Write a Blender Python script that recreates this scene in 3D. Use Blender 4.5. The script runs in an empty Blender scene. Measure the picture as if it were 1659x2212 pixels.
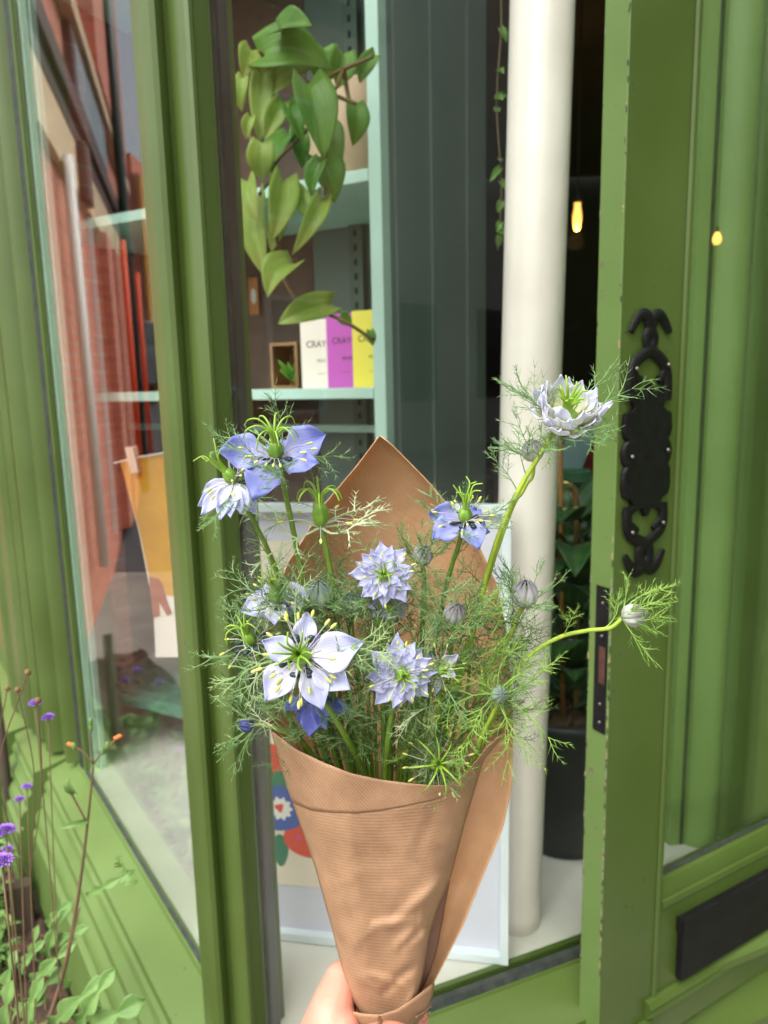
import bpy, bmesh, math, random
from mathutils import Vector, Matrix, noise
R = math.radians
C = bpy.context.scene.collection
sc = bpy.context.scene

# ------------------------------------------------------------------ camera
F = 2212 * 26 / 36
CAM = Vector((0, 0, 1.5))
Zc = Vector((-210, 9200, 1598)).normalized()          # world up seen from the camera
fw = Vector((0, 0, -1))
Yc = (fw - Zc * fw.dot(Zc)).normalized()
Xc = Yc.cross(Zc)
ROT = Matrix((Xc, Yc, Zc))                            # camera -> world
cam = bpy.data.objects.new('camera', bpy.data.cameras.new('camera')); C.objects.link(cam)
cam.matrix_world = Matrix.Translation(CAM) @ ROT.to_4x4()
cam.data.sensor_fit = 'VERTICAL'; cam.data.sensor_height = 36; cam.data.lens = 26
cam.data.clip_start = 0.02; cam.data.clip_end = 500
cam.data.dof.use_dof = True; cam.data.dof.focus_distance = 0.40; cam.data.dof.aperture_fstop = 11
sc.camera = cam

# ------------------------------------------------------------------ light
w = bpy.data.worlds.new('World'); sc.world = w; w.use_nodes = True
nt = w.node_tree; bg = nt.nodes['Background']
sky = nt.nodes.new('ShaderNodeTexSky'); sky.sky_type = 'NISHITA'; sky.sun_disc = False
SUN_EL, SUN_AZ = R(58), R(215)
sky.sun_elevation = SUN_EL; sky.sun_rotation = SUN_AZ
sky.air_density = 1.0; sky.dust_density = 6; sky.ozone_density = 1.2
bw_ = nt.nodes.new('ShaderNodeRGBToBW'); nt.links.new(sky.outputs[0], bw_.inputs[0])
gain = nt.nodes.new('ShaderNodeMath'); gain.operation = 'MULTIPLY'; gain.inputs[1].default_value = 1.25; nt.links.new(bw_.outputs[0], gain.inputs[0])
tcw = nt.nodes.new('ShaderNodeTexCoord'); cn = nt.nodes.new('ShaderNodeTexNoise'); cn.inputs['Scale'].default_value = 3; cn.inputs['Detail'].default_value = 6; nt.links.new(tcw.outputs['Generated'], cn.inputs['Vector'])
cr = nt.nodes.new('ShaderNodeMapRange'); cr.inputs[1].default_value = .35; cr.inputs[2].default_value = .6; cr.inputs[3].default_value = .45; cr.inputs[4].default_value = 1.0; nt.links.new(cn.outputs[0], cr.inputs[0])
cm_ = nt.nodes.new('ShaderNodeMix'); cm_.data_type = 'RGBA'; nt.links.new(cr.outputs[0], cm_.inputs[0]); nt.links.new(sky.outputs[0], cm_.inputs[6]); nt.links.new(gain.outputs[0], cm_.inputs[7])
nt.links.new(cm_.outputs[2], bg.inputs[0]); bg.inputs[1].default_value = 0.15
sun = bpy.data.lights.new('sun', 'SUN'); sun.energy = .5; sun.angle = R(60); sun.color = (1, .95, .87)
so = bpy.data.objects.new('sun', sun); C.objects.link(so)
sd = Vector((math.sin(SUN_AZ) * math.cos(SUN_EL), math.cos(SUN_AZ) * math.cos(SUN_EL), math.sin(SUN_EL)))
so.rotation_euler = sd.to_track_quat('Z', 'Y').to_euler()
sc.view_settings.view_transform = 'Standard'; sc.view_settings.look = 'None'
sc.view_settings.exposure = 1.14; sc.view_settings.gamma = 1
sc.cycles.max_bounces = 10; sc.cycles.transparent_max_bounces = 24; sc.cycles.glossy_bounces = 5
sc.cycles.sample_clamp_indirect = 4

# ------------------------------------------------------------------ placing: picture ray -> point on a real surface
def ray(u, v):
    return ROT @ Vector(((u - 829.5) / F, -(v - 1106) / F, -1))
def P(u, v, y):                                       # at forward distance y
    d = ray(u, v); return CAM + d * (y / d.y)
def PZ(u, v, z):                                      # on the level z
    d = ray(u, v); return CAM + d * ((z - CAM.z) / d.z)
def PP(u, v, a, n):                                   # on the plane through a with normal n
    d = ray(u, v); return CAM + d * ((a - CAM).dot(n) / d.dot(n))
def plan(u, f):                                       # plan point at eye height under column u
    v = 827
    for _ in range(3):
        d = ray(u, v); v += d.z * F
    p = P(u, v, f); return Vector((p.x, p.y))

# ------------------------------------------------------------------ mesh helpers
class MB:
    def __init__(s): s.v = []; s.f = []; s.uv = []; s.m = []
    def add(s, vs, fs, uvs=None, mi=0):
        b = len(s.v); s.v += [Vector(p) for p in vs]
        for k, f in enumerate(fs):
            s.f.append([b + i for i in f]); s.m.append(mi)
            s.uv.append([uvs[i] for i in f] if uvs else [(0, 0)] * len(f))
    def box(s, c, sz, M=None, mi=0):
        c = Vector(c); x, y, z = sz[0] / 2, sz[1] / 2, sz[2] / 2
        vs = [Vector((a * x, b * y, d * z)) for a in (-1, 1) for b in (-1, 1) for d in (-1, 1)]
        if M: vs = [M @ p for p in vs]
        s.add([c + p for p in vs], [(0, 1, 3, 2), (4, 6, 7, 5), (0, 4, 5, 1), (2, 3, 7, 6), (0, 2, 6, 4), (1, 5, 7, 3)], mi=mi)
    def prism(s, poly, z0, z1, mi=0):                 # vertical extrusion of a plan polygon
        n = len(poly); L = [0]
        for i in range(n): L.append(L[-1] + (Vector(poly[(i + 1) % n][:2]) - Vector(poly[i][:2])).length)
        vs = []; uvs = []
        for i, p in enumerate(poly):
            vs += [(p[0], p[1], z0), (p[0], p[1], z1)]; uvs += [(L[i], z0), (L[i], z1)]
        fs = [(2 * i, 2 * ((i + 1) % n), 2 * ((i + 1) % n) + 1, 2 * i + 1) for i in range(n)]
        fs += [tuple(2 * i for i in range(n))[::-1], tuple(2 * i + 1 for i in range(n))]
        s.add(vs, fs, uvs, mi)
    def sweep(s, prof, a, b, side, up=Vector((0, 0, 1)), mi=0):   # straight extrusion of profile (o, z) from a to b
        n = len(prof); vs = []
        for e in (a, b):
            for o, z in prof: vs.append(e + side * o + up * z)
        fs = [(i, (i + 1) % n, n + (i + 1) % n, n + i) for i in range(n)]
        fs += [tuple(range(n))[::-1], tuple(range(n, 2 * n))]
        s.add(vs, fs, None, mi)
    def tube(s, pts, rad, n=6, mi=0, flat=None, cap=True):
        pts = [Vector(p) for p in pts]; k = len(pts)
        if not hasattr(rad, '__len__'): rad = [rad] * k
        t0 = (pts[1] - pts[0]).normalized()
        x = t0.orthogonal().normalized()
        if flat is not None:
            x = (flat[0] - t0 * flat[0].dot(t0)).normalized()
        vs = []; uvs = []
        for i, p in enumerate(pts):
            t = (pts[min(i + 1, k - 1)] - pts[max(i - 1, 0)])
            if t.length < 1e-9: t = t0.copy()
            t.normalize(); x = (x - t * x.dot(t))
            if x.length < 1e-6: x = t.orthogonal()
            x.normalize(); y = t.cross(x)
            for j in range(n):
                a = 2 * math.pi * j / n
                fx = flat[1] if flat else 1
                vs.append(p + (x * math.cos(a) * fx + y * math.sin(a)) * rad[i]); uvs.append((j / n, i / (k - 1)))
        fs = []
        for i in range(k - 1):
            for j in range(n): fs.append((i * n + j, i * n + (j + 1) % n, (i + 1) * n + (j + 1) % n, (i + 1) * n + j))
        if cap: fs += [tuple(range(n))[::-1], tuple(range((k - 1) * n, k * n))]
        s.add(vs, fs, uvs, mi)
    def ball(s, c, r, seg=10, rings=7, M=None, mi=0, ribs=0, rib=0.0):
        c = Vector(c); r = Vector(r) if hasattr(r, '__len__') else Vector((r, r, r))
        vs = []; uvs = []
        for i in range(rings + 1):
            ph = math.pi * i / rings
            for j in range(seg):
                a = 2 * math.pi * j / seg
                k = 1 + rib * math.cos(ribs * a) * math.sin(ph)
                p = Vector((math.sin(ph) * math.cos(a) * r.x * k, math.sin(ph) * math.sin(a) * r.y * k, -math.cos(ph) * r.z))
                if M: p = M @ p
                vs.append(c + p); uvs.append((j / seg, i / rings))
        fs = [(i * seg + j, i * seg + (j + 1) % seg, (i + 1) * seg + (j + 1) % seg, (i + 1) * seg + j) for i in range(rings) for j in range(seg)]
        s.add(vs, fs, uvs, mi)
    def grid(s, fn, nu, nv, mi=0):
        vs = []; uvs = []
        for j in range(nv + 1):
            for i in range(nu + 1):
                vs.append(fn(i / nu, j / nv)); uvs.append((i / nu, j / nv))
        fs = [(j * (nu + 1) + i, j * (nu + 1) + i + 1, (j + 1) * (nu + 1) + i + 1, (j + 1) * (nu + 1) + i) for j in range(nv) for i in range(nu)]
        s.add(vs, fs, uvs, mi)
    def lathe(s, prof, c, n=32, M=None, mi=0):
        c = Vector(c); vs = []; uvs = []
        for i, (r, z) in enumerate(prof):
            for j in range(n):
                a = 2 * math.pi * j / n; p = Vector((r * math.cos(a), r * math.sin(a), z))
                if M: p = M @ p
                vs.append(c + p); uvs.append((j / n, z))
        fs = [(i * n + j, i * n + (j + 1) % n, (i + 1) * n + (j + 1) % n, (i + 1) * n + j) for i in range(len(prof) - 1) for j in range(n)]
        s.add(vs, fs, uvs, mi)
    def build(s, name, mat, parent=None, smooth=False, bevel=0, solid=0, auto=None):
        me = bpy.data.meshes.new(name)
        o = Vector((0, 0, 0))
        if parent is not None:
            q = parent
            while q is not None: o += q.location; q = q.parent
        me.from_pydata([tuple(p - o) for p in s.v], [], s.f)
        mats = mat if isinstance(mat, (list, tuple)) else [mat]
        for m in mats: me.materials.append(m)
        ul = me.uv_layers.new(name='UVMap'); k = 0
        for pi, uvs in enumerate(s.uv):
            for t in uvs: ul.data[k].uv = t; k += 1
        for p, mi in zip(me.polygons, s.m): p.material_index = mi; p.use_smooth = smooth or auto is not None
        if auto is not None: me.set_sharp_from_angle(angle=R(auto))
        ob = bpy.data.objects.new(name, me); C.objects.link(ob)
        if parent is not None: ob.parent = parent
        if bevel:
            b = ob.modifiers.new('b', 'BEVEL'); b.width = bevel; b.segments = 2; b.limit_method = 'ANGLE'; b.angle_limit = R(35)
        if solid:
            d = ob.modifiers.new('s', 'SOLIDIFY'); d.thickness = solid; d.offset = 0
        return ob
def tag(o, label=None, cat=None, group=None, kind=None):
    if label: o['label'] = label
    if cat: o['category'] = cat
    if group: o['group'] = group
    if kind: o['kind'] = kind
    return o
def thing(name, loc, label, cat, group=None):
    o = bpy.data.objects.new(name, None); C.objects.link(o); o.location = loc; o.empty_display_size = .05
    return tag(o, label, cat, group)
def bez(pts, n=16):                                   # Catmull-Rom through pts
    pts = [Vector(p) for p in pts]; q = [pts[0] * 2 - pts[1]] + pts + [pts[-1] * 2 - pts[-2]]; out = []
    for i in range(1, len(q) - 2):
        for k in range(n):
            t = k / n; a, b, c, d = q[i - 1:i + 3]
            out.append(.5 * ((2 * b) + (c - a) * t + (2 * a - 5 * b + 4 * c - d) * t * t + (3 * b - a - 3 * c + d) * t ** 3))
    out.append(pts[-1]); return out
def lerp(a, b, t): return a + (b - a) * t
def tab(x, T):
    if x <= T[0][0]: return T[0][1]
    for (a, b), (c, d) in zip(T, T[1:]):
        if x <= c: return lerp(b, d, (x - a) / (c - a))
    return T[-1][1]

# ------------------------------------------------------------------ materials
def srgb(*c): return tuple(((x / 255) / 12.92 if x / 255 <= .04045 else ((x / 255 + .055) / 1.055) ** 2.4) for x in c) + (1,)
def mat(name, c1, c2=None, rough=.5, scale=8, bump=0, bscale=60, spec=.5, stretch=None, trans=0, coat=0, metal=0, rr=0, ramp=(.35, .65), detail=4):
    m = bpy.data.materials.new(name); m.use_nodes = True; N = m.node_tree.nodes; L = m.node_tree.links
    b = N['Principled BSDF']; b.inputs['Roughness'].default_value = rough; b.inputs['Metallic'].default_value = metal
    b.inputs['Specular IOR Level'].default_value = spec; b.inputs['Coat Weight'].default_value = coat
    b.inputs['Base Color'].default_value = c1
    tc = N.new('ShaderNodeTexCoord'); src = tc.outputs['Object']
    if stretch:
        mp = N.new('ShaderNodeMapping'); mp.inputs['Scale'].default_value = stretch; L.new(src, mp.inputs[0]); src = mp.outputs[0]
    if c2:
        nz = N.new('ShaderNodeTexNoise'); nz.inputs['Scale'].default_value = scale; nz.inputs['Detail'].default_value = detail
        L.new(src, nz.inputs['Vector']); rp = N.new('ShaderNodeValToRGB')
        rp.color_ramp.elements[0].position = ramp[0]; rp.color_ramp.elements[1].position = ramp[1]
        rp.color_ramp.elements[0].color = c1; rp.color_ramp.elements[1].color = c2
        L.new(nz.outputs[0], rp.inputs[0]); L.new(rp.outputs[0], b.inputs['Base Color'])
        if rr:
            mr = N.new('ShaderNodeMapRange'); mr.inputs[3].default_value = rough - rr; mr.inputs[4].default_value = rough + rr
            L.new(nz.outputs[0], mr.inputs[0]); L.new(mr.outputs[0], b.inputs['Roughness'])
    if bump:
        n2 = N.new('ShaderNodeTexNoise'); n2.inputs['Scale'].default_value = bscale; n2.inputs['Detail'].default_value = 5
        L.new(src, n2.inputs['Vector']); bm = N.new('ShaderNodeBump'); bm.inputs['Strength'].default_value = bump; bm.inputs['Distance'].default_value = .002
        L.new(n2.outputs[0], bm.inputs['Height']); L.new(bm.outputs[0], b.inputs['Normal'])
    if trans:
        tr = N.new('ShaderNodeBsdfTranslucent'); mx = N.new('ShaderNodeMixShader'); mx.inputs[0].default_value = trans
        tr.inputs[0].default_value = c1
        if c2: L.new(rp.outputs[0], tr.inputs[0])
        L.new(b.outputs[0], mx.inputs[1]); L.new(tr.outputs[0], mx.inputs[2]); L.new(mx.outputs[0], N['Material Output'].inputs[0])
    m.diffuse_color = c1; return m
def paint(name, c, worn=.0, dark=None, rough=.38):
    """gloss paint with brush marks along z, grime and chips"""
    m = bpy.data.materials.new(name); m.use_nodes = True; N = m.node_tree.nodes; L = m.node_tree.links
    b = N['Principled BSDF']; b.inputs['Roughness'].default_value = rough
    tc = N.new('ShaderNodeTexCoord'); mp = N.new('ShaderNodeMapping'); mp.inputs['Scale'].default_value = (1, 1, .06)
    L.new(tc.outputs['Object'], mp.inputs[0])
    st = N.new('ShaderNodeTexNoise'); st.inputs['Scale'].default_value = 160; st.inputs['Detail'].default_value = 3; L.new(mp.outputs[0], st.inputs['Vector'])
    cl = N.new('ShaderNodeTexNoise'); cl.inputs['Scale'].default_value = 5; cl.inputs['Detail'].default_value = 6; L.new(tc.outputs['Object'], cl.inputs['Vector'])
    rp = N.new('ShaderNodeValToRGB'); rp.color_ramp.elements[0].position = .3; rp.color_ramp.elements[1].position = .72
    rp.color_ramp.elements[0].color = c; rp.color_ramp.elements[1].color = tuple(min(1, x * 1.22 + .012) for x in c[:3]) + (1,)
    L.new(cl.outputs[0], rp.inputs[0])
    vo = N.new('ShaderNodeTexNoise'); vo.inputs['Scale'].default_value = 55; vo.inputs['Detail'].default_value = 8; vo.inputs['Roughness'].default_value = .65
    L.new(tc.outputs['Object'], vo.inputs['Vector'])
    ch = N.new('ShaderNodeMath'); ch.operation = 'GREATER_THAN'; ch.inputs[1].default_value = .80 - worn * .13; L.new(vo.outputs[0], ch.inputs[0])
    mx = N.new('ShaderNodeMix'); mx.data_type = 'RGBA'; L.new(ch.outputs[0], mx.inputs[0]); L.new(rp.outputs[0], mx.inputs[6]); mx.inputs[7].default_value = dark or srgb(70, 72, 62)
    L.new(mx.outputs[2], b.inputs['Base Color'])
    bm = N.new('ShaderNodeBump'); bm.inputs['Strength'].default_value = .10; bm.inputs['Distance'].default_value = .0012
    ad = N.new('ShaderNodeMath'); ad.operation = 'SUBTRACT'; L.new(st.outputs[0], ad.inputs[0]); L.new(ch.outputs[0], ad.inputs[1])
    L.new(ad.outputs[0], bm.inputs['Height']); L.new(bm.outputs[0], b.inputs['Normal'])
    return m
def glass_mat(name, tint=(.965, .98, .97, 1)):
    m = bpy.data.materials.new(name); m.use_nodes = True; N = m.node_tree.nodes; L = m.node_tree.links
    N.remove(N['Principled BSDF']); out = N['Material Output']
    fr = N.new('ShaderNodeFresnel'); ge = N.new('ShaderNodeNewGeometry')
    mr = N.new('ShaderNodeMapRange'); mr.inputs[3].default_value = 1.52; mr.inputs[4].default_value = 1 / 1.52
    L.new(ge.outputs['Backfacing'], mr.inputs[0]); L.new(mr.outputs[0], fr.inputs['IOR'])
    t = N.new('ShaderNodeBsdfTransparent'); t.inputs[0].default_value = tint
    g = N.new('ShaderNodeBsdfGlossy'); g.inputs['Roughness'].default_value = .0
    mx = N.new('ShaderNodeMixShader'); L.new(fr.outputs[0], mx.inputs[0]); L.new(t.outputs[0], mx.inputs[1]); L.new(g.outputs[0], mx.inputs[2])
    L.new(mx.outputs[0], out.inputs[0]); return m
def emit(name, c, s):
    m = bpy.data.materials.new(name); m.use_nodes = True; b = m.node_tree.nodes['Principled BSDF']
    b.inputs['Base Color'].default_value = c; b.inputs['Emission Color'].default_value = c; b.inputs['Emission Strength'].default_value = s; return m
def petal_mat(name, base, mid, tip, vein, trans=.42, blotch=None):
    m = bpy.data.materials.new(name); m.use_nodes = True; N = m.node_tree.nodes; L = m.node_tree.links
    b = N['Principled BSDF']; b.inputs['Roughness'].default_value = .55; b.inputs['Sheen Weight'].default_value = .15
    uv = N.new('ShaderNodeUVMap'); sp = N.new('ShaderNodeSeparateXYZ'); L.new(uv.outputs[0], sp.inputs[0])
    nz = N.new('ShaderNodeTexNoise'); nz.inputs['Scale'].default_value = 4; L.new(uv.outputs[0], nz.inputs['Vector'])
    ad = N.new('ShaderNodeMath'); ad.operation = 'MULTIPLY_ADD'; ad.inputs[1].default_value = .35; L.new(nz.outputs[0], ad.inputs[0]); L.new(sp.outputs[1], ad.inputs[2])
    rp = N.new('ShaderNodeValToRGB'); e = rp.color_ramp.elements; e[0].position = .15; e[0].color = base; e[1].position = 1.05; e[1].color = tip
    q = e.new(.6); q.color = mid; L.new(ad.outputs[0], rp.inputs[0])
    mp = N.new('ShaderNodeMapping'); mp.inputs['Scale'].default_value = (26, 1.6, 1); L.new(uv.outputs[0], mp.inputs[0])
    vn = N.new('ShaderNodeTexNoise'); vn.inputs['Scale'].default_value = 1; vn.inputs['Detail'].default_value = 2; L.new(mp.outputs[0], vn.inputs['Vector'])
    vr = N.new('ShaderNodeMapRange'); vr.inputs[1].default_value = .5; vr.inputs[2].default_value = .7; vr.inputs[4].default_value = .7; L.new(vn.outputs[0], vr.inputs[0])
    mx = N.new('ShaderNodeMix'); mx.data_type = 'RGBA'; L.new(vr.outputs[0], mx.inputs[0]); L.new(rp.outputs[0], mx.inputs[6]); mx.inputs[7].default_value = vein
    L.new(mx.outputs[2], b.inputs['Base Color'])
    bm = N.new('ShaderNodeBump'); bm.inputs['Strength'].default_value = .35; bm.inputs['Distance'].default_value = .0006; L.new(vn.outputs[0], bm.inputs['Height']); L.new(bm.outputs[0], b.inputs['Normal'])
    tr = N.new('ShaderNodeBsdfTranslucent'); L.new(mx.outputs[2], tr.inputs[0]); ms = N.new('ShaderNodeMixShader'); ms.inputs[0].default_value = trans
    L.new(b.outputs[0], ms.inputs[1]); L.new(tr.outputs[0], ms.inputs[2]); L.new(ms.outputs[0], N['Material Output'].inputs[0]); return m
def paper_mat(name, c1, c2, freq, rot=0, axis='Y', amp=.20):
    m = bpy.data.materials.new(name); m.use_nodes = True; N = m.node_tree.nodes; L = m.node_tree.links
    b = N['Principled BSDF']; b.inputs['Roughness'].default_value = .55; b.inputs['Specular IOR Level'].default_value = .35
    uv = N.new('ShaderNodeUVMap'); mp = N.new('ShaderNodeMapping'); mp.inputs['Rotation'].default_value = (0, 0, rot); L.new(uv.outputs[0], mp.inputs[0])
    tc = N.new('ShaderNodeTexCoord')
    wv = N.new('ShaderNodeTexWave'); wv.bands_direction = axis; wv.inputs['Scale'].default_value = freq; wv.inputs['Distortion'].default_value = .6; wv.inputs['Detail Scale'].default_value = .6
    L.new(mp.outputs[0], wv.inputs['Vector'])
    nz = N.new('ShaderNodeTexNoise'); nz.inputs['Scale'].default_value = 45; nz.inputs['Detail'].default_value = 8; L.new(tc.outputs['Object'], nz.inputs['Vector'])
    fi = N.new('ShaderNodeTexNoise'); fi.inputs['Scale'].default_value = 900; fi.inputs['Detail'].default_value = 3; L.new(tc.outputs['Object'], fi.inputs['Vector'])
    a1 = N.new('ShaderNodeMath'); a1.operation = 'MULTIPLY_ADD'; a1.inputs[1].default_value = amp; L.new(wv.outputs['Fac'], a1.inputs[0]); L.new(nz.outputs[0], a1.inputs[2])
    a2 = N.new('ShaderNodeMath'); a2.operation = 'MULTIPLY_ADD'; a2.inputs[1].default_value = .35; L.new(fi.outputs[0], a2.inputs[0]); L.new(a1.outputs[0], a2.inputs[2])
    rp = N.new('ShaderNodeValToRGB'); rp.color_ramp.elements[0].position = .45; rp.color_ramp.elements[1].position = 1.1; rp.color_ramp.elements[0].color = c1; rp.color_ramp.elements[1].color = c2
    L.new(a2.outputs[0], rp.inputs[0]); L.new(rp.outputs[0], b.inputs['Base Color'])
    bm = N.new('ShaderNodeBump'); bm.inputs['Strength'].default_value = amp * .65; bm.inputs['Distance'].default_value = .0004; L.new(wv.outputs['Fac'], bm.inputs['Height'])
    b2 = N.new('ShaderNodeBump'); b2.inputs['Strength'].default_value = .5; b2.inputs['Distance'].default_value = .004
    n3 = N.new('ShaderNodeTexNoise'); n3.inputs['Scale'].default_value = 22; n3.inputs['Detail'].default_value = 3; L.new(tc.outputs['Object'], n3.inputs['Vector'])
    L.new(n3.outputs[0], b2.inputs['Height']); L.new(bm.outputs[0], b2.inputs['Normal']); L.new(b2.outputs[0], b.inputs['Normal'])
    tr = N.new('ShaderNodeBsdfTranslucent'); L.new(rp.outputs[0], tr.inputs[0]); ms = N.new('ShaderNodeMixShader'); ms.inputs[0].default_value = .2
    L.new(b.outputs[0], ms.inputs[1]); L.new(tr.outputs[0], ms.inputs[2]); L.new(ms.outputs[0], N['Material Output'].inputs[0]); return m
def brick_mat(name, c1, c2, mortar, scale=1.0):
    m = bpy.data.materials.new(name); m.use_nodes = True; N = m.node_tree.nodes; L = m.node_tree.links
    b = N['Principled BSDF']; b.inputs['Roughness'].default_value = .85
    uv = N.new('ShaderNodeUVMap'); br = N.new('ShaderNodeTexBrick'); br.inputs['Scale'].default_value = scale
    br.inputs['Brick Width'].default_value = .225; br.inputs['Row Height'].default_value = .075; br.inputs['Mortar Size'].default_value = .006
    br.inputs['Color1'].default_value = c1; br.inputs['Color2'].default_value = c2; br.inputs['Mortar'].default_value = mortar
    L.new(uv.outputs[0], br.inputs['Vector']); L.new(br.outputs[0], b.inputs['Base Color'])
    bm = N.new('ShaderNodeBump'); bm.inputs['Strength'].default_value = .5; bm.inputs['Distance'].default_value = .01; L.new(br.outputs[0], bm.inputs['Height']); L.new(bm.outputs[0], b.inputs['Normal']); return m

GREEN = paint('green_gloss_paint', srgb(66, 85, 28), .25)
GREEN_W = paint('weathered_green_paint', srgb(80, 103, 44), 1.0, rough=.5)
GREEN_D = paint('door_green_paint', srgb(63, 82, 28), .15)
GREEN_E = paint('chipped_green_paint', srgb(84, 108, 50), 1.1, dark=srgb(96, 84, 74))
MINT = paint('mint_paint', srgb(168, 200, 186), 0, rough=.45)
TEAL = mat('teal_paint', srgb(70, 124, 104), srgb(92, 140, 118), rough=.35, scale=12)
DGREY = mat('dark_green_grey_board', srgb(96, 114, 106), srgb(110, 126, 116), rough=.5, scale=3)
CREAM = mat('cream_gloss_paint', srgb(240, 233, 222), srgb(228, 220, 208), rough=.36, scale=7, bump=.8, bscale=16)
WHITE = mat('white_board', srgb(214, 212, 200), srgb(198, 196, 186), rough=.6, scale=6, bump=.1)
BLACK = mat('black_iron', srgb(10, 10, 11), srgb(17, 17, 18), rough=.5, spec=.2, scale=80, bump=.5, bscale=220)
BLACKM = mat('black_plate', srgb(12, 11, 13), srgb(20, 18, 20), spec=.25, rough=.6, scale=40, bump=.3, bscale=150)
GREEN_LIT = paint('lit_green_paint', srgb(112, 140, 74), .1)  # shopfront green lightened so the jamb and cheek look brightly lit
SEAL = mat('dark_glazing_seal', srgb(28, 34, 30), srgb(50, 56, 50), rough=.6, scale=60, bump=.4)
GREYM = mat('grey_reveal', srgb(54, 58, 52), srgb(70, 75, 68), rough=.4, scale=8)
GLASS = glass_mat('window_glass')
STEEL = mat('steel', srgb(120, 116, 112), rough=.35, metal=1)
BROWNW = mat('dark_brown_wall', srgb(70, 50, 38), srgb(56, 40, 30), rough=.8, scale=4)
KRAFTW = mat('brown_backing', srgb(104, 84, 72), srgb(92, 74, 64), rough=.85, scale=30)
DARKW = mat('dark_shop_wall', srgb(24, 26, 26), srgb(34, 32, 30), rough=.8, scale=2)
SOIL = mat('soil', srgb(52, 38, 30), srgb(98, 72, 56), rough=.95, scale=45, bump=1, bscale=90, ramp=(.4, .75))
PAVE = mat('paving', srgb(120, 116, 108), srgb(140, 134, 124), rough=.9, scale=3, bump=.4)
ROADM = mat('asphalt', srgb(64, 64, 66), srgb(78, 78, 78), rough=.9, scale=30, bump=.5)
LEAFW = mat('weed_leaf', srgb(104, 142, 70), srgb(130, 166, 92), rough=.5, scale=40, trans=.3, bump=.4, bscale=120)
STEMW = mat('weed_stem', srgb(92, 88, 54), srgb(118, 84, 66), rough=.6, scale=20)
PURP = mat('purple_petals', srgb(150, 100, 200), srgb(176, 130, 220), rough=.6, scale=60, trans=.3)
WOOD = mat('weathered_wood', srgb(62, 52, 42), srgb(88, 76, 62), rough=.85, scale=10, stretch=(1, 1, .1), bump=.5)

# ================================================================== SETTING
m = MB(); m.box((0, 0, -.05), (160, 160, .1)); o = m.build('ground', PAVE); tag(o, kind='structure')
# plan geometry of the bay
d1 = Vector((-.571, .821)).normalized(); n1 = Vector((-.821, -.571)).normalized(); A1 = Vector((-.170, .812))
d2 = Vector((.928, .372)).normalized(); n2 = Vector((.372, -.928)).normalized(); A2 = Vector((-.165, .812))
def L1(t, o=0): p = A1 + d1 * t + n1 * o; return (p.x, p.y)
def L2(t, o=0): p = A2 + d2 * t + n2 * o; return (p.x, p.y)
v3 = lambda p, z=0: Vector((p[0], p[1], z))
ZS = .66
shop = thing('shopfront', (0, .9, 0), 'green painted shopfront with angled display windows, fluted posts and open door', 'shopfront')

# corner post (bolection moulded)
prof = [(342, .915), (342, .866), (344, .858), (353, .849), (357, .838), (366, .829), (378, .824), (390, .825), (400, .831), (407, .838), (413, .840), (418, .836),
        (422, .822), (428, .808), (438, .797), (448, .791), (457, .790), (464, .793), (466, .798), (500, .817), (501, .842)]
poly = [tuple(plan(u, f)) for u, f in prof] + [(-.150, .870), (-.235, .95)]
m = MB(); m.prism(poly, .30, 3.6); m.build('corner_post', GREEN, shop, auto=28)
# seal + grey reveal inside right of post
m = MB(); a = plan(502, .822); b = plan(510, .826); m.prism([tuple(a), tuple(b), (b.x, b.y + .02), (a.x - .002, a.y + .02)], ZS - .03, 3.6); m.build('glazing_bead', SEAL, shop)
m = MB(); a = plan(511, .835); b = plan(532, .855); m.prism([tuple(a), tuple(b), (b.x - .004, b.y + .03), (a.x - .03, a.y + .02)], ZS, 3.6); m.build('window_reveal', GREYM, shop, bevel=.002)

# left window: glass, far jamb, pilaster
m = MB(); m.prism([L1(.07, .002), L1(1.02, .002), L1(1.02, -.002), L1(.07, -.002)], ZS - .012, 3.6); m.build('window_pane', GLASS, shop)
m = MB(); m.prism([L1(.89, .006), L1(1.06, .006), L1(1.06, -.03), L1(.89, -.005)], ZS - .02, 3.6); m.build('glazing_bead', GREEN, shop, bevel=.002)
m = MB(); m.prism([L1(.905, .0065), L1(.928, .010), L1(.934, .0065)], ZS - .02, 3.6); m.build('window_seal', SEAL, shop)
m = MB(); m.prism([L1(.88, -.008), L1(.93, -.008), L1(.93, -.022), L1(.88, -.022)], ZS, 3.6); m.build('window_reveal', MINT, shop, bevel=.003)
m = MB(); m.prism([L1(.872, -.024), L1(.95, -.024), L1(.95, -.038), L1(.876, -.038)], ZS, 3.6); m.build('window_reveal', MINT, shop, bevel=.003)
pp = [(.935, -.02), (.935, .020)]
def flute(t0, t1, o0, h, n=7): return [(lerp(t0, t1, k / n), o0 + h * math.sin(math.pi * k / n)) for k in range(n + 1)]
pp += flute(.940, .972, .018, .030) + [(.975, .014), (.984, .014)] + flute(.986, 1.006, .034, .010, 5) + [(1.008, .024), (1.014, .024)] + flute(1.018, 1.075, .040, .034) + [(1.08, .030), (1.088, .030), (1.089, .070), (1.092, .070), (1.093, .030), (1.10, .030)] + flute(1.104, 1.17, .054, .026) + [(1.176, .046), (1.184, .046)] + flute(1.186, 1.23, .075, .012) + [(1.24, .085), (1.33, .088)] + flute(1.335, 1.40, .08, .02) + [(1.41, .07), (1.8, .07), (1.8, -.1), (.96, -.1)]
pp = [(t, o - .015 if o > 0 else o) for t, o in pp]
m = MB(); m.prism([L1(*q) for q in pp], ZS - .002, 3.6); m.build('fluted_pilaster', GREEN, shop, auto=30)
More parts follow.
